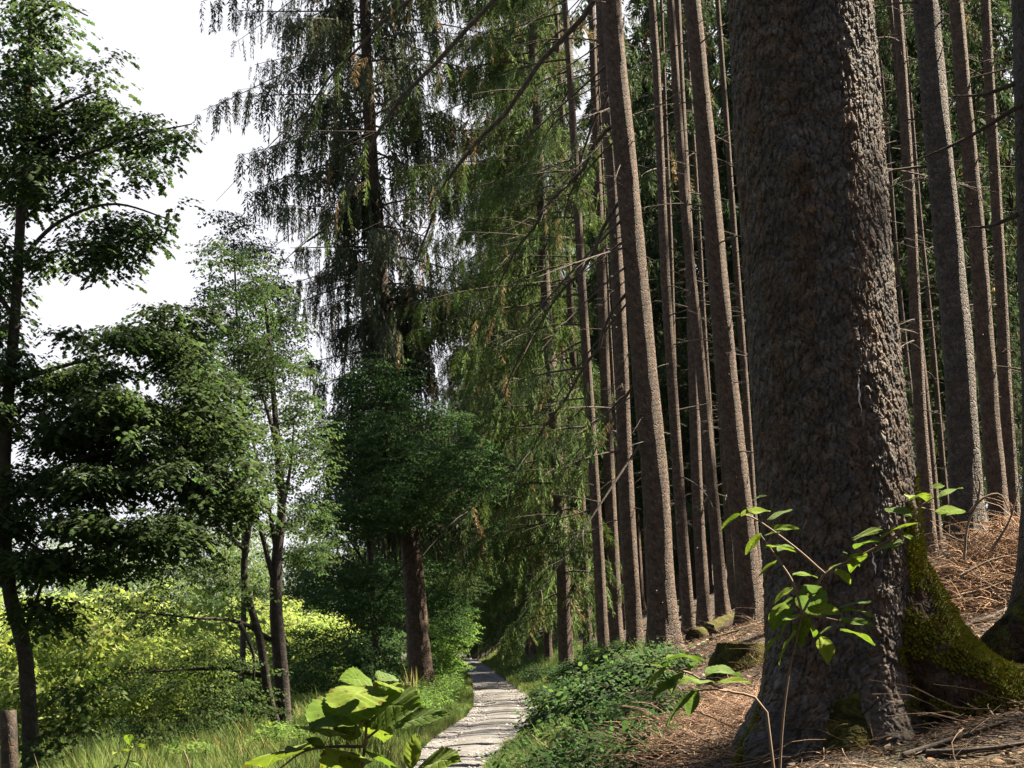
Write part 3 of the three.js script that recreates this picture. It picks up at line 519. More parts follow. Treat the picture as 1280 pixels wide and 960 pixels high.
{ // many-stemmed young broadleaf
  const D = 29, p0 = Q(358, 915, D), base = onGround(p0.x, p0.z);
  const t = thing('multi_stem_tree', 'broadleaf tree with several slanting stems and a thin airy crown', 'tree', base);
  const B = base.clone().add(V(0, -0.15, 0)), low = p => p;
  const stemFrom = (pix, r0, r1) => { const P = curve([B.clone().add(V(rr(-0.05, 0.05), 0, rr(-0.05, 0.05))), ...pix.map(p => Q(...p))].map(q => q.sub(base)), 26); mesh('trunk', limb(P, P.map((_, i) => lerp(r0, r1, i / 26)), 9, (a, l, r) => r * 0.12 * N3(a, l * 2, 1)), M.barkSmooth, t); };
  stemFrom([[352, 850, D], [345, 760, D], [346, 700, D], [352, 640, D], [347, 560, D], [340, 470, D + 0.3], [332, 380, D + 0.4]], 0.16, 0.03);
  stemFrom([[338, 880, D - 0.2], [325, 800, D - 0.3], [305, 720, D - 0.3], [312, 640, D - 0.4], [298, 560, D - 0.4], [285, 500, D - 0.5]], 0.1, 0.03);
  for (const b of [[[345, 740, 29], [325, 660, 28.8], [305, 600, 28.7], [285, 530, 28.5], [262, 470, 28.5]], [[347, 700, 29], [335, 630, 29.2], [318, 560, 29.3], [300, 480, 29.4]], [[350, 650, 29], [362, 590, 29.3], [368, 520, 29.4]], [[338, 800, 29], [300, 778, 28.5], [240, 772, 28], [160, 764, 27.5]], [[330, 845, 29], [280, 836, 28.5], [220, 838, 28.2], [155, 842, 28]], [[310, 690, 28.7], [285, 670, 28.4], [262, 640, 28.2]], [[315, 650, 28.6], [290, 620, 28.4], [250, 600, 28.2]], [[347, 560, 29], [330, 500, 29], [305, 440, 29]], [[300, 780, 28.5], [316, 815, 28.4], [318, 850, 28.4]]])
    limbTo('branch', t, base, b, 0.055, 0.009, M.barkSmooth);
  const list = [];
  padList(list, [[320, 400, 29.2, 60, 60, 1.2, 230], [290, 330, 29, 40, 40, 1, 80], [270, 460, 28.6, 70, 50, 1.2, 240], [345, 480, 29.2, 55, 60, 1.2, 210], [230, 540, 28.4, 80, 50, 1.2, 230], [310, 560, 28.8, 80, 50, 1.5, 190], [375, 560, 30, 40, 70, 1.2, 170], [380, 660, 30, 40, 60, 1.2, 170], [250, 640, 28.2, 70, 40, 1.2, 170], [190, 690, 27.8, 70, 40, 1.2, 90], [330, 620, 29.4, 50, 50, 1, 60], [200, 760, 27.6, 90, 36, 1, 60], [270, 730, 28, 60, 40, 1, 60], [240, 840, 28, 100, 30, 1, 110], [290, 880, 28, 80, 26, 1, 100], [210, 905, 27.6, 80, 22, 1, 70]], base, [GREEN, BRIGHT], { thr: -0.05 });
  instanced('crown', sprayBeech, M.leaf, list, t);
}
function padTree(name, label, category, stems, pads, spray, colors, o = {}) {
  const first = stems[0][0][0], p = Q(first[0], first[1], first[2]), base = onGround(p.x, p.z), t = thing(name, label, category, base, o.group);
  stems.forEach(([pix, r0, r1], k) => { const P = curve([...(k === 0 ? [base.clone().add(V(0, -0.2, 0))] : []), ...pix.slice(k === 0 ? 1 : 0).map(q => Q(...q))].map(q => q.sub(base)), 22); mesh(k ? 'branch' : 'trunk', limb(P, P.map((_, i) => lerp(r0, r1, i / 22)), 8), M.barkSmooth, t); });
  const list = []; padList(list, pads, base, colors, o); instanced('crown', spray, M.leaf, list, t); return t;
}
const DEEP = [0.034, 0.074, 0.022];
padTree('hornbeam_tree', 'dense dark green broadleaf tree in front of the tall spruce', 'tree',
  [[[[470, 860, 42], [468, 780, 42], [460, 660, 42], [450, 520, 42]], 0.11, 0.03], [[[468, 820, 42], [430, 800, 41.5], [390, 790, 41]], 0.03, 0.01], [[[466, 760, 42], [510, 700, 41], [560, 640, 40.5]], 0.035, 0.01], [[[464, 720, 42], [420, 640, 42], [400, 560, 42]], 0.035, 0.01]],
  [[470, 480, 41.5, 50, 40, 1.6, 260], [440, 560, 41.5, 60, 50, 2, 460], [520, 550, 40.5, 80, 55, 2, 600], [590, 590, 40, 50, 50, 1.6, 300], [425, 640, 41, 65, 45, 2, 430], [500, 625, 40.5, 80, 36, 2, 420], [575, 670, 46, 55, 40, 1.6, 300], [420, 730, 41, 60, 40, 2, 400], [462, 745, 41, 36, 50, 1.4, 260], [400, 820, 40, 60, 45, 1.6, 330], [465, 835, 41, 36, 34, 1.2, 180], [560, 760, 47, 30, 36, 1.2, 150], [500, 720, 47, 60, 60, 1.6, 420], [480, 820, 48, 60, 40, 1.6, 330]], sprayBeech, [DEEP], { thr: -0.14, size: 1.15 });
padTree('hanging_beech', 'lighter green leafy tree hanging over the left path edge', 'tree',
  [[[[540, 862, 52], [545, 800, 52], [552, 740, 52]], 0.07, 0.02]],
  [[570, 720, 51, 40, 40, 1.4, 260], [560, 790, 51, 36, 30, 1.4, 240, 1], [575, 770, 53, 26, 26, 1.2, 140, 1], [553, 830, 51, 24, 22, 1, 160, 1]], sprayBeech, [GREEN, [0.09, 0.17, 0.03]], { thr: -0.2, size: 1.1 });
padTree('airy_birch', 'pale green airy tree standing between maple and tall spruce', 'tree',
  [[[[300, 880, 40], [305, 700, 40], [300, 500, 40], [292, 300, 40]], 0.09, 0.02]],
  [[290, 300, 40, 36, 40, 1.2, 90], [300, 380, 40, 55, 60, 1.5, 220], [270, 440, 40, 60, 40, 1.5, 150], [330, 350, 40.5, 40, 50, 1.2, 120], [350, 440, 40.5, 45, 60, 1.2, 170], [230, 470, 39.5, 40, 30, 1.2, 70], [300, 520, 40, 50, 40, 1.2, 70]], sprayBeech, [[0.03, 0.055, 0.018]], { thr: -0.05, size: 1.2 });

// ---------------------------------------------------------------- the sunlit meadow thicket and the trees behind it
const G_SHRUB = 'sunlit shrubs in the meadow';
function shrub(name, label, group, p, rx, ry, n, spray, colors, size, o = {}) {
  const t = thing(name, label, 'shrub', p, group), list = [];
  for (let k = 0; k < 5; k++) { const a = k * 1.3, q = [V(0, -0.1, 0), V(Math.cos(a) * rx * 0.25, ry * 0.6, Math.sin(a) * rx * 0.25), V(Math.cos(a) * rx * 0.6, ry * 1.2, Math.sin(a) * rx * 0.6)]; const P = curve(q, 6); mesh('stem', limb(P, P.map((_, i) => 0.02 * ry * (1 - 0.7 * i / 6)), 5), M.twig, t); }
  let made = 0, tries = 0;
  while (made < n && tries++ < n * 5) {
    const a = rr(-1, 1), b = rr(-1, 1), c = rr(-1, 1); if (a * a + b * b + c * c > 1) continue;
    const q = V(a * rx, ry * (1 + b * 0.95), c * rx); if (fbm((p.x + q.x) * 0.9, q.y * 1.2, (p.z + q.z) * 0.9, 2) < (o.thr ?? -0.12)) continue;
    list.push({ m: xf(q, rr(-0.5, 0.5), rr(0, 6.28), rr(-0.5, 0.4), size * rr(0.7, 1.3)), c: grey(colors[Math.floor(R() * colors.length)], 0.3, 0.12) }); made++;
  }
  o.bake ? baked('foliage', spray, M.leafBaked, list, t) : instanced('foliage', spray, M.leaf, list, t); return t;
}
const shrubLabel = 'bright sunlit yellow green shrub in the open meadow';
const farTreeLabel = 'distant rounded broadleaf tree beyond the meadow';
const firstUse = new Set();
function place(proto, p, turn, s) {
  let o = proto; if (firstUse.has(proto)) { o = proto.clone(); o.name = numbered(proto.name.replace(/_\d{3}$/, '')); scene.add(o); } firstUse.add(proto);
  o.position.copy(p); o.rotation.y = turn; o.scale.setScalar(s); return o;
}
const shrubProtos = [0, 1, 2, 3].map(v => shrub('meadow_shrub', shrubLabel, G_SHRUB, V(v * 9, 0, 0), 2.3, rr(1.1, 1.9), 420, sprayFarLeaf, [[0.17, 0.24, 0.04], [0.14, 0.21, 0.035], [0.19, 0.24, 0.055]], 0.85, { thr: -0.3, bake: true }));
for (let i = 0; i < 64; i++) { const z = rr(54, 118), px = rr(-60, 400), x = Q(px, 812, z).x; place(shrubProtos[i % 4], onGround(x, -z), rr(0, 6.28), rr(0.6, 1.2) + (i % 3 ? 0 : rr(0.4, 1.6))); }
const farTreeProtos = [0, 1, 2].map(v => {
  const h = 11 + v, r = 3.2 + 0.4 * v, t = thing('meadow_tree', farTreeLabel, 'tree', V(0, 0, 0), 'distant trees beyond the meadow'), list = [];
  const P = curve([V(0, -0.2, 0), V(0.1, h * 0.4, 0), V(0, h * 0.8, 0)], 8); mesh('trunk', limb(P, P.map((_, k) => 0.22 * (1 - 0.7 * k / 8)), 7), M.barkSmooth, t);
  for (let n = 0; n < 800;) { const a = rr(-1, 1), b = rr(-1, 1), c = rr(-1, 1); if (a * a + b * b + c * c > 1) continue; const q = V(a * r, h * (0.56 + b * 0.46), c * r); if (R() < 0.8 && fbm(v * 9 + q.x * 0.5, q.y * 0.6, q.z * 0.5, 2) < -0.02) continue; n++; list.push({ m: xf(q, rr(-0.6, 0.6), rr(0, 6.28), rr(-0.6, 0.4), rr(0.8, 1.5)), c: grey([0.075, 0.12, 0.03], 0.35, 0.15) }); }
  baked('crown', sprayFarLeaf, M.leafBaked, list, t); return t;
});
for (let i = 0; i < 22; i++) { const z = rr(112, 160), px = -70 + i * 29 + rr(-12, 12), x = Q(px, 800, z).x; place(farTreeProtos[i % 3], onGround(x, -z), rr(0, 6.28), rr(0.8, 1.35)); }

// ---------------------------------------------------------------- forest interior and the end of the path
const bgProtos = [];
for (let v = 0; v < 4; v++) bgProtos.push(spruce({ name: 'forest_spruce', base: V(0, 0, 0), dia: rr(0.26, 0.4), height: rr(22, 27), label: 'shaded spruce deep inside the forest with hanging green boughs', group: 'spruces deep inside the forest', seg: 8, steps: 12, live: 64, liveFrom: v < 2 ? 2 : 5, liveLen: 2.9, per: 18, size: 1.3, bake: true, dead: 8, deadTo: 8 }).t);
const rowProtos = [];
for (let v = 0; v < 4; v++) rowProtos.push(spruce({ name: 'row_spruce', base: V(0, 0, 0), dia: rr(0.22, 0.36), height: rr(24, 28), label: 'straight bare lower trunk of a plantation spruce in the forest rows', group: G_ROW, seg: 12, steps: 18,  live: v < 2 ? 10 : 20, liveFrom: v < 2 ? 19 : 12, liveLen: v < 2 ? 1.3 : 2, per: 12, size: 1.1, bake: true, dead: 22, deadFrom: 1.8, deadTo: 12 }).t);
{
  let n = 0;
  for (const [z, list] of [[30, [860, 1020, 1100]], [38, [918, 1000, 1180, 1225]], [44, [950, 1140, 1270]], [50, [905, 985, 1075, 1195]], [58, [930, 1040, 1160, 1240]], [66, [890, 970, 1100, 1210]], [76, [840, 915, 1010, 1130]]])
    for (const px of list) { const x = Q(px, 760, z).x; place(rowProtos[z < 70 ? n++ % 2 : 2 + n++ % 2], onGround(x, -z, -0.05), rr(0, 6.28), rr(0.85, 1.1)); }
  let m = 0;
  for (const [z, from, to, step] of [[66, 1040, 1330, 56], [72, 800, 1290, 70], [88, 690, 1290, 58], [104, 650, 1290, 56], [122, 600, 1290, 48], [140, 500, 900, 44], [150, 420, 640, 50]])
    for (let px = from; px < to; px += step) { const zz = z + rr(-5, 5), x = Q(px + rr(-14, 14), 770, zz).x; place(bgProtos[m++ % 4], onGround(x, -zz, -0.05), rr(0, 6.28), px > 780 && z < 110 ? rr(1.25, 1.55) : rr(0.9, 1.2)); }
  // spruces on the far side of the bend and left of the path
  for (const [px, z] of [[600, 112], [560, 104], [525, 96], [490, 88], [585, 128], [545, 118]]) { const x = Q(px, 800, z).x; place(bgProtos[m++ % 2], onGround(x, -z, -0.05), rr(0, 6.28), rr(0.5, 0.65)); }
  // the wood goes on behind the camera on both sides of the path and keeps the sky off the near trunks
  for (const [x, z] of [[5.5, 5], [4, 11], [8, 9], [3, 17], [7, 18], [-7, 9], [-9, 16], [-4.5, 21], [0.5, 26], [-12, 4], [-5, 13], [1.5, 21], [11, 4], [11, 13], [-14, 11], [-8, 24], [5, 25], [-17, 5], [-2.5, 30]]) place(bgProtos[m++ % 4], onGround(x, z, -0.05), rr(0, 6.28), rr(0.95, 1.15)).userData = { label: 'spruce of the wood around the near end of the path', category: 'tree', group: 'spruces of the wood at the near end of the path' };
  // spruces on the slope outside the frame, on the sun's side: their crowns throw the shade seen on trunks, bank and path
  for (const [x, z] of [[9, 4], [12.5, 10], [15, 12.5], [17, 17], [13.5, 21], [13.5, 32], [16.5, 35.5]]) place(rowProtos[x > 13 ? 2 + n++ % 2 : n++ % 2], onGround(x, -z, -0.05), rr(0, 6.28), rr(0.95, 1.1)).userData = { label: 'tall bare stemmed spruce on the slope above the big trunk', category: 'tree', group: 'spruces on the slope above' };
  for (const [px, z] of [[1215, 52], [1290, 46], [1335, 40], [1260, 60], [1310, 56], [1175, 64], [1010, 60], [1278, 36], [1245, 43], [1140, 50], [1085, 58], [960, 64]]) place(bgProtos[m++ % 2], onGround(Q(px, 700, z).x, -z, -0.05), rr(0, 6.28), rr(0.2, 0.34)).userData = { label: 'young low spruce growing between the bare forest trunks', category: 'tree', group: 'young spruces between the forest trunks' };
  // broadleaf trees of the meadow edge beside and behind the camera
  for (const [x, z] of [[-9, 3], [-11, 10], [-7.5, -5], [-13, -2], [-15, 17], [-12, 24]]) place(farTreeProtos[m++ % 3], onGround(x, -z), rr(0, 6.28), rr(0.95, 1.2)).userData = { label: 'rounded broadleaf tree at the near end of the meadow', category: 'tree', group: 'broadleaf trees at the near end of the meadow' };
}

// ---------------------------------------------------------------- undergrowth
{
  const tuftGeo = (n, h, lean, w, s) => { const r = rng(s), pos = [], idx = []; for (let k = 0; k < n; k++) { const a = r() * 6.28, l = h * (0.5 + 0.7 * r()), q = lean * (0.3 + r()), c = Math.cos(a), d = Math.sin(a), ox = (r() - 0.5) * 0.12, oz = (r() - 0.5) * 0.12, b = pos.length / 3; pos.push(ox - d * w, 0, oz + c * w, ox + d * w, 0, oz - c * w, ox + c * q * 0.35 - d * w * 0.8, l * 0.6, oz + d * q * 0.35 + c * w * 0.8, ox + c * q * 0.35 + d * w * 0.8, l * 0.6, oz + d * q * 0.35 - c * w * 0.8, ox + c * q, l * (1 - 0.25 * q / h), oz + d * q); idx.push(b, b + 1, b + 2, b + 2, b + 1, b + 3, b + 2, b + 3, b + 4); } return soup(pos, idx); };
  const tall = tuftGeo(12, 0.42, 0.22, 0.006, 41), list = [], herb = [];
  const G1 = [0.066, 0.11, 0.022], G2 = [0.09, 0.132, 0.03];
  const addG = (x, z, s) => { const pn = fbm(x * 0.6, 3, z * 0.6, 3); s *= 0.75 + 0.9 * Math.max(-0.4, pn); list.push({ m: xf(onGround(x, z, -0.02), rr(-0.15, 0.15), rr(0, 6.28), rr(-0.15, 0.15), s * rr(0.7, 1.3), s * rr(0.6, 1.3), s * rr(0.7, 1.3)), c: grey(R() < 0.6 - pn ? G1 : R() < 0.12 ? [0.2, 0.17, 0.07] : G2, 0.35, 0.15) }); };
  for (let i = 0; i < 30000; i++) { const z = 14 + 96 * Math.pow(R(), 1.7); const e = rr(0, 1); if (R() < 0.62) { const x = xL(z) + 0.12 - 3.3 * e * e - (R() < 0.3 ? rr(0, 4) : 0); addG(x, -z, lerp(0.5, 1, sstep(0, 0.5, xL(z) - x)) * (z > 50 ? 1.3 : 1)); } else { const x = xR(z) - 0.12 + 2.3 * e * e; addG(x, -z, lerp(0.4, 1.0, e) * (z > 50 ? 1.3 : 1)); } }
  for (let i = 0; i < 16000; i++) { const z = rr(14, 34), x = Q(rr(-30, 520), 900, z).x; if (x < xL(z) - 0.1) addG(x, -z, rr(0.8, 1.3)); }
  for (let i = 0; i < 14000; i++) { const z = rr(30, 110), x = Q(rr(-80, 520), 812, z).x; if (x < xL(z) - 1) addG(x, -z, rr(1.2, 2.2)); }
  const g = instanced('grass', tall, M.grass, list); tag(g, 'long green grass along the path and over the meadow', 'grass', null, 'stuff');
  // leafy herbs through the verge and on the bank
  for (let i = 0; i < 5200; i++) { const z = 10 + 60 * Math.pow(R(), 1.6), s = R(), x = xR(z) + 0.15 + 2.1 * s; if (fbm(x * 0.9, 4, z * 0.9, 2) < 0.0) continue; herb.push({ m: xf(onGround(x, -z, rr(0.02, 0.3)), rr(-0.5, 0.5), rr(0, 6.28), rr(-0.2, 0.7), rr(0.6, 1.2)), c: grey([0.036, 0.075, 0.02], 0.4, 0.15) }); }
  for (let i = 0; i < 2600; i++) { const z = 30 + 60 * R(), x = xL(z) - 0.3 - 2 * R(); herb.push({ m: xf(onGround(x, -z, rr(0.05, 0.5)), rr(-0.5, 0.5), rr(0, 6.28), rr(-0.2, 0.7), rr(0.8, 1.5)), c: grey([0.08, 0.15, 0.03], 0.35, 0.12) }); }
  tag(instanced('ground_herbs', sprayBush, M.leaf, herb), 'low leafy green herbs covering the path banks', 'herbs', null, 'stuff');
}
const brambleLabel = 'dark green bramble bush on the bank beside the path';
for (const [px, py, w, h] of [[705, 900, 0.45, 0.3], [745, 885, 0.5, 0.36], [785, 880, 0.42, 0.3], [770, 925, 0.4, 0.22], [690, 868, 0.5, 0.3], [730, 850, 0.6, 0.45], [775, 835, 0.5, 0.4], [705, 840, 0.6, 0.42], [680, 840, 0.6, 0.4], [755, 812, 0.5, 0.35], [830, 880, 0.35, 0.22], [815, 850, 0.35, 0.25]]) {
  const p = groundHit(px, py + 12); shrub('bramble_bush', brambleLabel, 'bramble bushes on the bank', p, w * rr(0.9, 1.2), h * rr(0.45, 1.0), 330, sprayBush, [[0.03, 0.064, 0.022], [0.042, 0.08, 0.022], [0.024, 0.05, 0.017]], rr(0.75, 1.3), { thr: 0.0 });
}
{ // stones on the path and blown needles along its edges
  const g = new THREE.IcosahedronGeometry(1, 1), p = g.attributes.position; for (let i = 0; i < p.count; i++) { const k = 1 + 0.3 * N3(p.getX(i) * 1.3, p.getY(i) * 1.3, p.getZ(i) * 1.3); p.setXYZ(i, p.getX(i) * k, p.getY(i) * k * 0.6, p.getZ(i) * k); } g.computeVertexNormals();
  const list = [];
  for (let i = 0; i < 5200; i++) { const z = 15 + 50 * Math.pow(R(), 1.5), u = Math.pow(R(), 0.6) * (R() < 0.5 ? 0.5 : -0.5) + 0.5, s = 0.006 + 0.022 * Math.pow(R(), 4); list.push({ m: xf(V(lerp(xL(z), xR(z), u), 0.0, -z), rr(-0.3, 0.3), rr(0, 6.28), rr(-0.3, 0.3), s * rr(0.8, 1.4), s, s), c: grey([0.22, 0.2, 0.185], 0.35, 0.06) }); }
  tag(instanced('path_gravel', g, M.dry, list), 'loose grey stones scattered over the gravel path', 'gravel', null, 'stuff');
}
const vergeLabel = 'bright green leafy shrub in the long grass left of the path';
for (const [px, py, w, h] of [[215, 925, 0.45, 0.3], [285, 915, 0.4, 0.26], [345, 945, 0.4, 0.28], [395, 915, 0.4, 0.25], [255, 955, 0.4, 0.25], [500, 905, 0.35, 0.24], [130, 940, 0.45, 0.3], [470, 890, 0.4, 0.3], [170, 900, 0.5, 0.4], [320, 905, 0.45, 0.3]]) shrub('verge_shrub', vergeLabel, 'leafy shrubs in the left verge', groundHit(px, py + 10), w, h, 150, sprayBush, [[0.08, 0.15, 0.026], [0.1, 0.16, 0.03]], rr(1, 1.5), { thr: -0.05 });
// litter: twigs and needles
function bentTwig(s, len, r) { const q = rng(s), P = curve([V(0, 0, 0), V(len * 0.3, (q() - 0.5) * len * 0.2, (q() - 0.5) * len * 0.2), V(len * 0.65, (q() - 0.5) * len * 0.25, (q() - 0.5) * len * 0.25), V(len, (q() - 0.5) * len * 0.3, 0)], 6); const a = limb(P, P.map((_, i) => r * (1 - 0.6 * i / 6)), 3), S = curve([P[3], P[3].clone().add(V(len * 0.2, len * 0.05, len * 0.16 * (q() < 0.5 ? 1 : -1)))], 2); return mergeGeometries([a, limb(S, [r * 0.5, r * 0.4, r * 0.2], 3)]); }
const twigA = bentTwig(51, 0.5, 0.0035), twigB = bentTwig(52, 0.32, 0.003);
{
  const list = [], needles = [];
  for (let i = 0; i < 9000; i++) { const z = 5 + 30 * Math.pow(R(), 1.5), x = xR(z) + 1.2 + rr(0, 6) * (0.4 + z / 22), p = onGround(x, -z, rr(0.0, 0.06)); if (fbm(x * 0.8, 2, z * 0.8, 2) < -0.1) continue; list.push({ m: xf(p, rr(-0.3, 0.3), rr(0, 6.28), rr(-0.25, 0.35), rr(0.5, 1.3)), c: grey([0.15, 0.104, 0.07], 0.55, 0.1) }); }
  tag(instanced('dead_twig_litter', twigA, M.dry, list), 'dry reddish twigs scattered over the forest floor', 'twigs', null, 'stuff');
  for (let i = 0; i < 42000; i++) { const z = 4.5 + 24 * Math.pow(R(), 1.4), x = xR(z) + 0.9 + rr(0, 5.5) * (0.4 + z / 20), p = onGround(x, -z, rr(0.0, 0.02)); needles.push({ m: xf(p, rr(-0.3, 0.3), rr(0, 6.28), rr(-0.2, 0.3), rr(0.08, 0.3), rr(0.4, 1), rr(0.4, 1.6)), c: grey([0.15, 0.095, 0.06], 0.55, 0.12) }); }
  const fl = [], pos = [], idx = []; addLeaf(pos, idx, V(-0.5, 0, 0), 0, 0.1, 0, 1, leafOutline.plain, 0.35); const flake = soup(pos, idx);
  for (let i = 0; i < 5200; i++) { const z = 4.5 + 22 * Math.pow(R(), 1.4), x = xR(z) + 0.4 + rr(0, 5) * (0.4 + z / 20); fl.push({ m: xf(onGround(x, -z, rr(0.005, 0.04)), rr(-0.7, 0.7), rr(0, 6.28), rr(-0.5, 0.5), rr(0.02, 0.055)), c: grey([0.13, 0.085, 0.05], 0.6, 0.15) }); }
  tag(instanced('fallen_leaves', flake, M.dry, fl), 'small curled brown dead leaves on the bank', 'dead leaves', null, 'stuff');
  tag(instanced('needle_litter', twigB, M.dry, needles), 'fine brown needle litter on the bank', 'litter', null, 'stuff');
}
{ // heap of dead brush
  const c = Q(1262, 690, 12.2), list = []; c.y = groundY(c.x, c.z);
  const t = thing('brush_pile', 'heap of dry reddish brush beside the stout grey spruce', 'brush pile', c);
  for (let i = 0; i < 2600; i++) { const a = rr(0, 6.28), q = Math.sqrt(R()), rx = 0.95 * q, h = 0.62 * (1 - q * q) * Math.pow(R(), 0.5); const x = Math.cos(a) * rx, z = Math.sin(a) * rx * 0.9; list.push({ m: xf(V(x, groundY(c.x + x, c.z + z) - c.y + h, z), rr(-0.5, 0.5), rr(0, 6.28), rr(-0.55, 0.55), rr(0.5, 1.2), rr(0.8, 1.6), rr(0.8, 1.6)), c: grey([0.22, 0.145, 0.095], 0.45, 0.12) }); }
  const s = instanced('twigs', twigA, M.dry, list, t); s.userData.kind = 'stuff';
  for (const pix of [[[1205, 700], [1210, 655], [1222, 625], [1216, 600]], [[1212, 640], [1230, 622], [1250, 618], [1262, 640]], [[1222, 628], [1225, 605], [1222, 594]], [[1238, 690], [1262, 650], [1275, 600]], [[1200, 720], [1240, 700], [1290, 690]], [[1195, 745], [1235, 735], [1285, 715]]]) { const P = curve(pix.map(([x, y]) => Q(x, y, 11.5).sub(c)), 10); mesh('branch', limb(P, P.map((_, i) => 0.012 * (1 - 0.7 * i / 10)), 6), M.palewood, t); }
}
{ // second drift of dead brush, at the foot of the big spruce
  const c = groundHit(905, 905), list = [], t = thing('brush_drift', 'flat drift of dead brown brush at the big trunk foot', 'brush pile', c);
  for (let i = 0; i < 1500; i++) { const a = rr(0, 6.28), q = Math.sqrt(R()), x = Math.cos(a) * 0.55 * q, z = Math.sin(a) * 1.6 * q; list.push({ m: xf(V(x, groundY(c.x + x, c.z + z) - c.y + 0.14 * (1 - q) * R() + 0.01, z), rr(-0.4, 0.4), rr(0, 6.28), rr(-0.35, 0.4), rr(0.4, 1)), c: grey([0.2, 0.13, 0.09], 0.5, 0.1) }); }
  instanced('twigs', twigA, M.dry, list, t).userData.kind = 'stuff';
}
{ // stump, logs and fallen branches
  const p = groundHit(925, 838), t = thing('mossy_stump', 'dark mossy cut stump beside the big trunk', 'stump', p);
  mesh('stump_body', rootGeo([V(0, -0.15, 0), V(0, 0.05, 0), V(0.01, 0.13, 0), V(0.015, 0.22, 0)], [0.3, 0.25, 0.21, 0.18], 40, 24, 30, null), M.root, t);
  const a = groundHit(866, 803), b = groundHit(930, 776), lg = thing('mossy_log', 'mossy fallen log lying uphill behind the bank spruce', 'log', a);
  mesh('log_body', rootGeo([V(0, 0.06, 0), b.clone().sub(a).multiplyScalar(0.5).add(V(0, 0.1, 0)), b.clone().sub(a).add(V(0, 0.1, 0))], [0.12, 0.11, 0.1], 20, 40, 33, null), M.root, lg);
  const L = [['pale fallen branch slanting across the bank toward the stump', [[852, 822], [890, 800], [940, 785], [962, 772]]], ['sunlit pale branch lying under the shaded trunk', [[800, 832], [790, 815], [812, 805]]], ['long thin fallen branch on the brown drift', [[790, 948], [840, 945], [890, 942], [925, 930]]], ['bent dry stick lying on the bank slope', [[820, 908], [858, 902], [880, 925]]], ['short dry stick propped on the bank slope', [[890, 885], [905, 905], [920, 932]]], ['crooked stick lying by the resin streaked trunk foot', [[1130, 952], [1180, 935], [1260, 908]]], ['dark stick below the mossy root', [[1160, 948], [1220, 945], [1290, 935]]], ['long stick lying behind the mossy root', [[1205, 790], [1240, 775], [1285, 750]]], ['forked pale stick on the upper bank', [[850, 775], [885, 772], [915, 762]]], ['rotten branch leaning down the bank to the verge', [[690, 800], [672, 815], [655, 830]]]];
  for (const [label, pix] of L) { const pts = pix.map(([x, y]) => groundHit(x, y).add(V(0, 0.025, 0))), o = pts[0].clone(), P = curve(pts.map(q => q.sub(o)), 10), r = 0.016 * rr(0.7, 1.3); const m = mesh('fallen_branch', limb(P, P.map((_, i) => r * (1 - 0.55 * i / 10)), 6), label.startsWith('pale') || label.startsWith('sunlit') ? M.palewood : M.deadwood); m.position.copy(o); tag(m, label, 'branch', 'fallen branches on the bank'); }
  // post
  const pp = Q(16, 990, 13), po = onGround(pp.x, pp.z), top = Q(10, 888, 13), post = thing('wooden_post', 'weathered grey wooden post leaning under the maple', 'post', po);
  const P = curve([V(0, -0.2, 0), top.clone().sub(po).multiplyScalar(0.5), top.clone().sub(po)], 10); mesh('post_body', limb(P, P.map((_, i) => 0.085 * (1 - 0.02 * i)), 12, (a, l, r) => r * 0.1 * N3(Math.cos(a) * 2, l * 4, Math.sin(a) * 2)), M.deadwood, post);
}

// ---------------------------------------------------------------- leafy sprigs close to the camera
function bigLeafGeo(w, teeth, veins, cup, s) {              // one unit long along +x, upper side +y
  const r = rng(s), NX = 24, NZ = 10, pos = [], idx = [], uv = [], k1 = r() * 0.3 - 0.15;
  for (let i = 0; i <= NX; i++) { const x = i / NX, half = w * Math.pow(Math.sin(Math.PI * Math.pow(x, 0.82)), 0.8) * (1 + teeth * Math.sin(x * 58)) + (i === 0 || i === NX ? 0.002 : 0);
    for (let j = 0; j <= NZ; j++) { const v = j / NZ * 2 - 1, z = v * half + k1 * x * x * 0.3; uv.push(x, j / NZ); pos.push(x + 0.1 * Math.abs(v) * half, Math.abs(v) * half * cup - 0.22 * x * x + veins * Math.sin((x - Math.abs(v) * 0.16) * 44) * (1 - Math.abs(v) * 0.4) * Math.min(1, Math.abs(v) * 5) + 0.02 * Math.sin(x * 9 + v * 3 + s), z); } }
  for (let i = 0; i < NX; i++) for (let j = 0; j < NZ; j++) { const a = i * (NZ + 1) + j; idx.push(a, a + 1, a + NZ + 1, a + 1, a + NZ + 2, a + NZ + 1); }
  return soup(pos, idx, uv);
}
const cherryGeo = [0, 1, 2, 3].map(k => bigLeafGeo(0.15 + 0.028 * k, 0.03, 0.003, 0.45 - 0.16 * k, 60 + k)), hazelGeo = [0, 1, 2].map(k => bigLeafGeo(0.26 + 0.035 * k, 0.06, 0.012, 0.2 - 0.12 * k, 70 + k));
const veinAt = (u, v) => { const a = Math.abs(v * 2 - 1), q = (u - a * 0.18) * 7.5, f = Math.abs(q - Math.round(q)); return Math.max(Math.exp(-Math.pow(a / 0.045, 2)), 0.8 * Math.exp(-Math.pow(f / 0.07, 2)) * (1 - a * 0.5)); };
const leafMap = dataTex(128, 64, (u, v) => { const w = veinAt(u, v), n = fbm(u * 9, v * 6, 3, 3), sp = sstep(0.34, 0.42, fbm(u * 7, v * 5, 8, 2)), k = 0.86 + 0.16 * n; return [lerp(k + w * 0.1, 0.75, sp), lerp(k + w * 0.08, 0.55, sp), lerp(k * 0.95 + w * 0.16, 0.35, sp)]; }, true);
const leafBump = dataTex(128, 64, (u, v) => { const k = 0.7 - 0.6 * veinAt(u, v) + 0.15 * fbm(u * 20, v * 12, 5, 2); return [k, k, k]; });
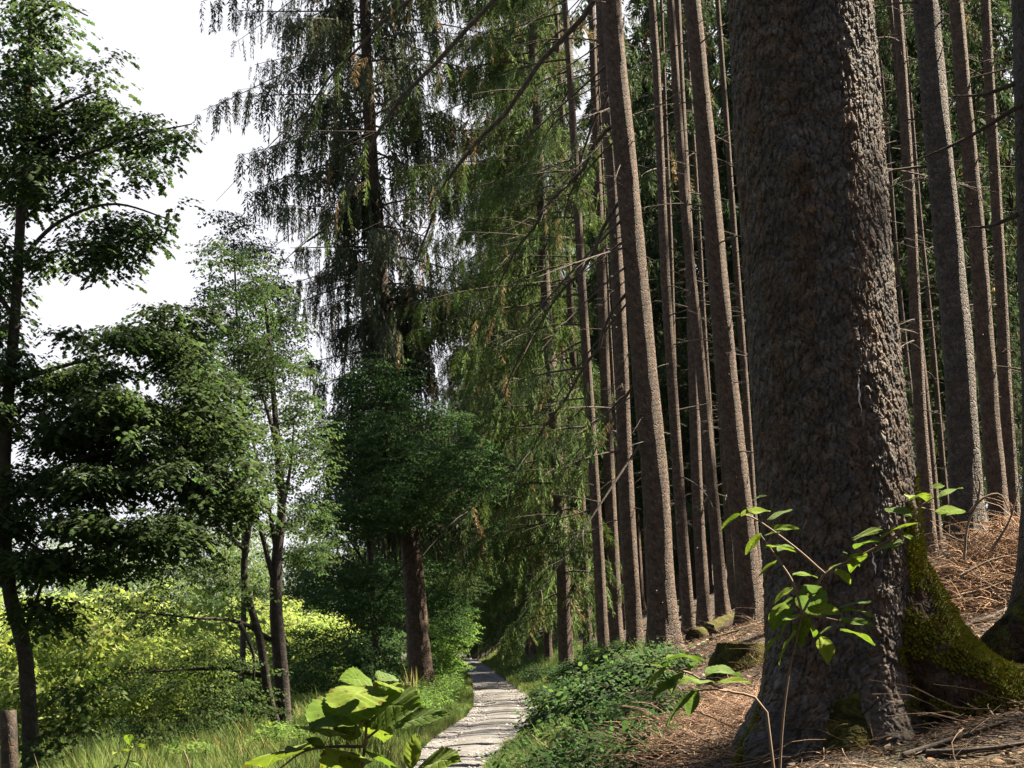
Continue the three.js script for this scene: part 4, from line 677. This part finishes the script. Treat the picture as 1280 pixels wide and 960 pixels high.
const leafMats = [[0.1, 0.17, 0.016], [0.125, 0.19, 0.02], [0.08, 0.145, 0.016], [0.075, 0.135, 0.03]].map(c => new THREE.MeshPhysicalMaterial({ color: lin(...c), roughness: 1, map: leafMap, bumpMap: leafBump, bumpScale: 0.0015, transmission: 0.5, thickness: 0, specularIntensity: 0.12, side: THREE.DoubleSide }));
function sprig(name, label, stems, leaves, dist, geos, rootPx, face = 0.45) {
  const p0 = Q(rootPx, 1100, dist), base = onGround(p0.x, p0.z), t = thing(name, label, 'sapling', base);
  for (const [pix, r] of stems) { const pts = pix.map(([x, y]) => y === 'ground' ? base.clone().add(V(0, -0.05, 0)) : Q(x, y, dist + 0.06 * N3(x * 0.05, y * 0.05, 1))), P = curve(pts.map(q => q.sub(base)), 16); mesh('stem', limb(P, P.map((_, i) => r * (1 - 0.5 * i / 16)), 6), M.twig, t); }
  leaves.forEach(([x0, y0, x1, y1, wide = 1, roll = 0], k) => {
    const a = Q(x0, y0, dist + rr(-0.05, 0.05)), b = Q(x1, y1, dist + rr(-0.12, 0.12)), X = b.clone().sub(a), len = X.length(); X.normalize();
    const view = camera.position.clone().sub(a).normalize(), N = V(0, 1, 0).multiplyScalar(0.85).addScaledVector(view, face).add(V(rr(-0.45, 0.45), 0, rr(-0.45, 0.45))); N.addScaledVector(X, -N.dot(X)).normalize().applyAxisAngle(X, roll);
    const Z = X.clone().cross(N), m = new THREE.Matrix4().makeBasis(X.multiplyScalar(len), N.multiplyScalar(len), Z.multiplyScalar(len * wide)); m.setPosition(a.sub(base));
    const leaf = mesh('leaf', geos[k % geos.length], leafMats[Math.floor(R() * 4)], t); leaf.applyMatrix4(m);
  });
  return t;
}
sprig('cherry_sapling', 'sunlit leafy sapling twigs in front of the massive trunk', [
  [[[972, 'ground'], [975, 960], [985, 850], [1003, 767]], 0.0045], [[[1003, 767], [991, 728], [971, 697], [950, 668]], 0.004], [[[1003, 767], [1020, 735], [1031, 717], [1079, 693], [1122, 667], [1149, 634], [1168, 622]], 0.004], [[[1031, 717], [991, 682], [941, 647], [926, 643]], 0.0035], [[[1003, 767], [1030, 772], [1050, 776]], 0.003], [[[1149, 634], [1168, 638]], 0.002]],
  [[926, 643, 897, 658, 1.3], [926, 645, 963, 630], [942, 624, 957, 616], [958, 651, 987, 630], [963, 662, 998, 656, 1.1], [952, 667, 928, 691, 1.1], [955, 670, 974, 660], [971, 700, 945, 715, 1.1], [956, 684, 993, 680], [972, 690, 996, 676], [991, 719, 1022, 713], [1004, 732, 1024, 759, 1.4], [991, 735, 967, 749], [991, 748, 954, 767, 1.1], [985, 754, 967, 780, 1.3], [1048, 760, 1087, 743], [1052, 763, 1094, 762, 0.9], [1048, 776, 1094, 776, 0.8], [1050, 787, 1094, 794, 0.9], [1009, 759, 1048, 759, 1.2], [1044, 783, 1017, 794, 1.2], [1028, 796, 1037, 822, 1.5], [996, 788, 963, 824, 1.2], [975, 792, 950, 813], [1004, 778, 1024, 788, 1.4], [994, 780, 1004, 804, 1.5], [985, 775, 972, 795, 1.2], [1000, 770, 980, 762], [1010, 770, 1000, 800, 1.3],
    [1036, 712, 1074, 695, 1.1], [1054, 690, 1078, 700], [1066, 673, 1096, 655, 1.2], [1068, 686, 1096, 667, 1.2], [1101, 673, 1140, 645, 1.4], [1107, 636, 1138, 636, 1.2], [1096, 688, 1120, 671, 1.6], [1136, 624, 1162, 612, 1.3], [1166, 610, 1181, 604, 1.7], [1173, 623, 1199, 601, 1.1], [1168, 640, 1206, 632, 1.9], [1122, 667, 1150, 674], [1079, 693, 1062, 702], [1045, 712, 1062, 722]], 4.4, cherryGeo, 972);
sprig('low_sapling', 'low leafy sapling growing over the bank brush', [[[[955, 'ground'], [953, 880], [911, 864], [881, 852], [861, 841], [838, 836]], 0.004], [[[911, 864], [890, 862], [868, 864]], 0.003]],
  [[833, 824, 878, 814, 1.3], [881, 844, 931, 827, 0.7], [895, 853, 938, 844], [876, 848, 844, 847], [846, 850, 813, 867, 1.1], [833, 836, 805, 855, 1.2], [872, 862, 855, 893, 1.8], [868, 864, 820, 896, 0.7], [836, 834, 812, 824], [850, 842, 836, 858, 1.4], [860, 838, 872, 822, 1.2], [880, 852, 866, 838, 1.2]], 3.8, cherryGeo, 955);
sprig('hazel_sapling', 'bright young sapling with toothed ribbed leaves before the path', [[[[448, 'ground'], [450, 985], [456, 931], [458, 905], [456, 883], [467, 859], [472, 850]], 0.003], [[[453, 933], [407, 934], [379, 940], [348, 962]], 0.003], [[[456, 925], [482, 905], [500, 895]], 0.0025]],
  [[464, 851, 434, 842], [471, 849, 499, 839], [462, 857, 425, 874, 1.25], [471, 857, 505, 851], [453, 884, 399, 886, 1.1], [460, 887, 512, 872, 1.2], [480, 905, 514, 877, 1.1], [488, 908, 553, 881, 0.7], [416, 920, 393, 894, 1.3], [452, 908, 432, 922, 1.2], [458, 905, 481, 912], [456, 938, 498, 951, 1.2], [513, 962, 518, 914, 0.9], [524, 960, 565, 936, 1.0], [366, 938, 330, 934, 1.3], [384, 938, 360, 930], [407, 934, 386, 922], [452, 918, 420, 905, 1.3], [450, 945, 412, 952, 1.2], [430, 940, 445, 962, 1.2], [440, 890, 418, 872, 1.1]], 2.7, hazelGeo, 448, 0.7);
sprig('verge_sapling', 'small leafy sapling tip above the meadow grass', [[[[150, 'ground'], [152, 975], [160, 950], [165, 930]], 0.004], [[[240, 990], [236, 955], [230, 938]], 0.003]], [[165, 935, 184, 928, 1.2], [163, 940, 140, 934, 1.1], [160, 950, 182, 957, 1.3], [158, 952, 136, 960, 1.2], [163, 932, 158, 912, 1.1]], 5, cherryGeo, 150);

renderer.render(scene, camera);
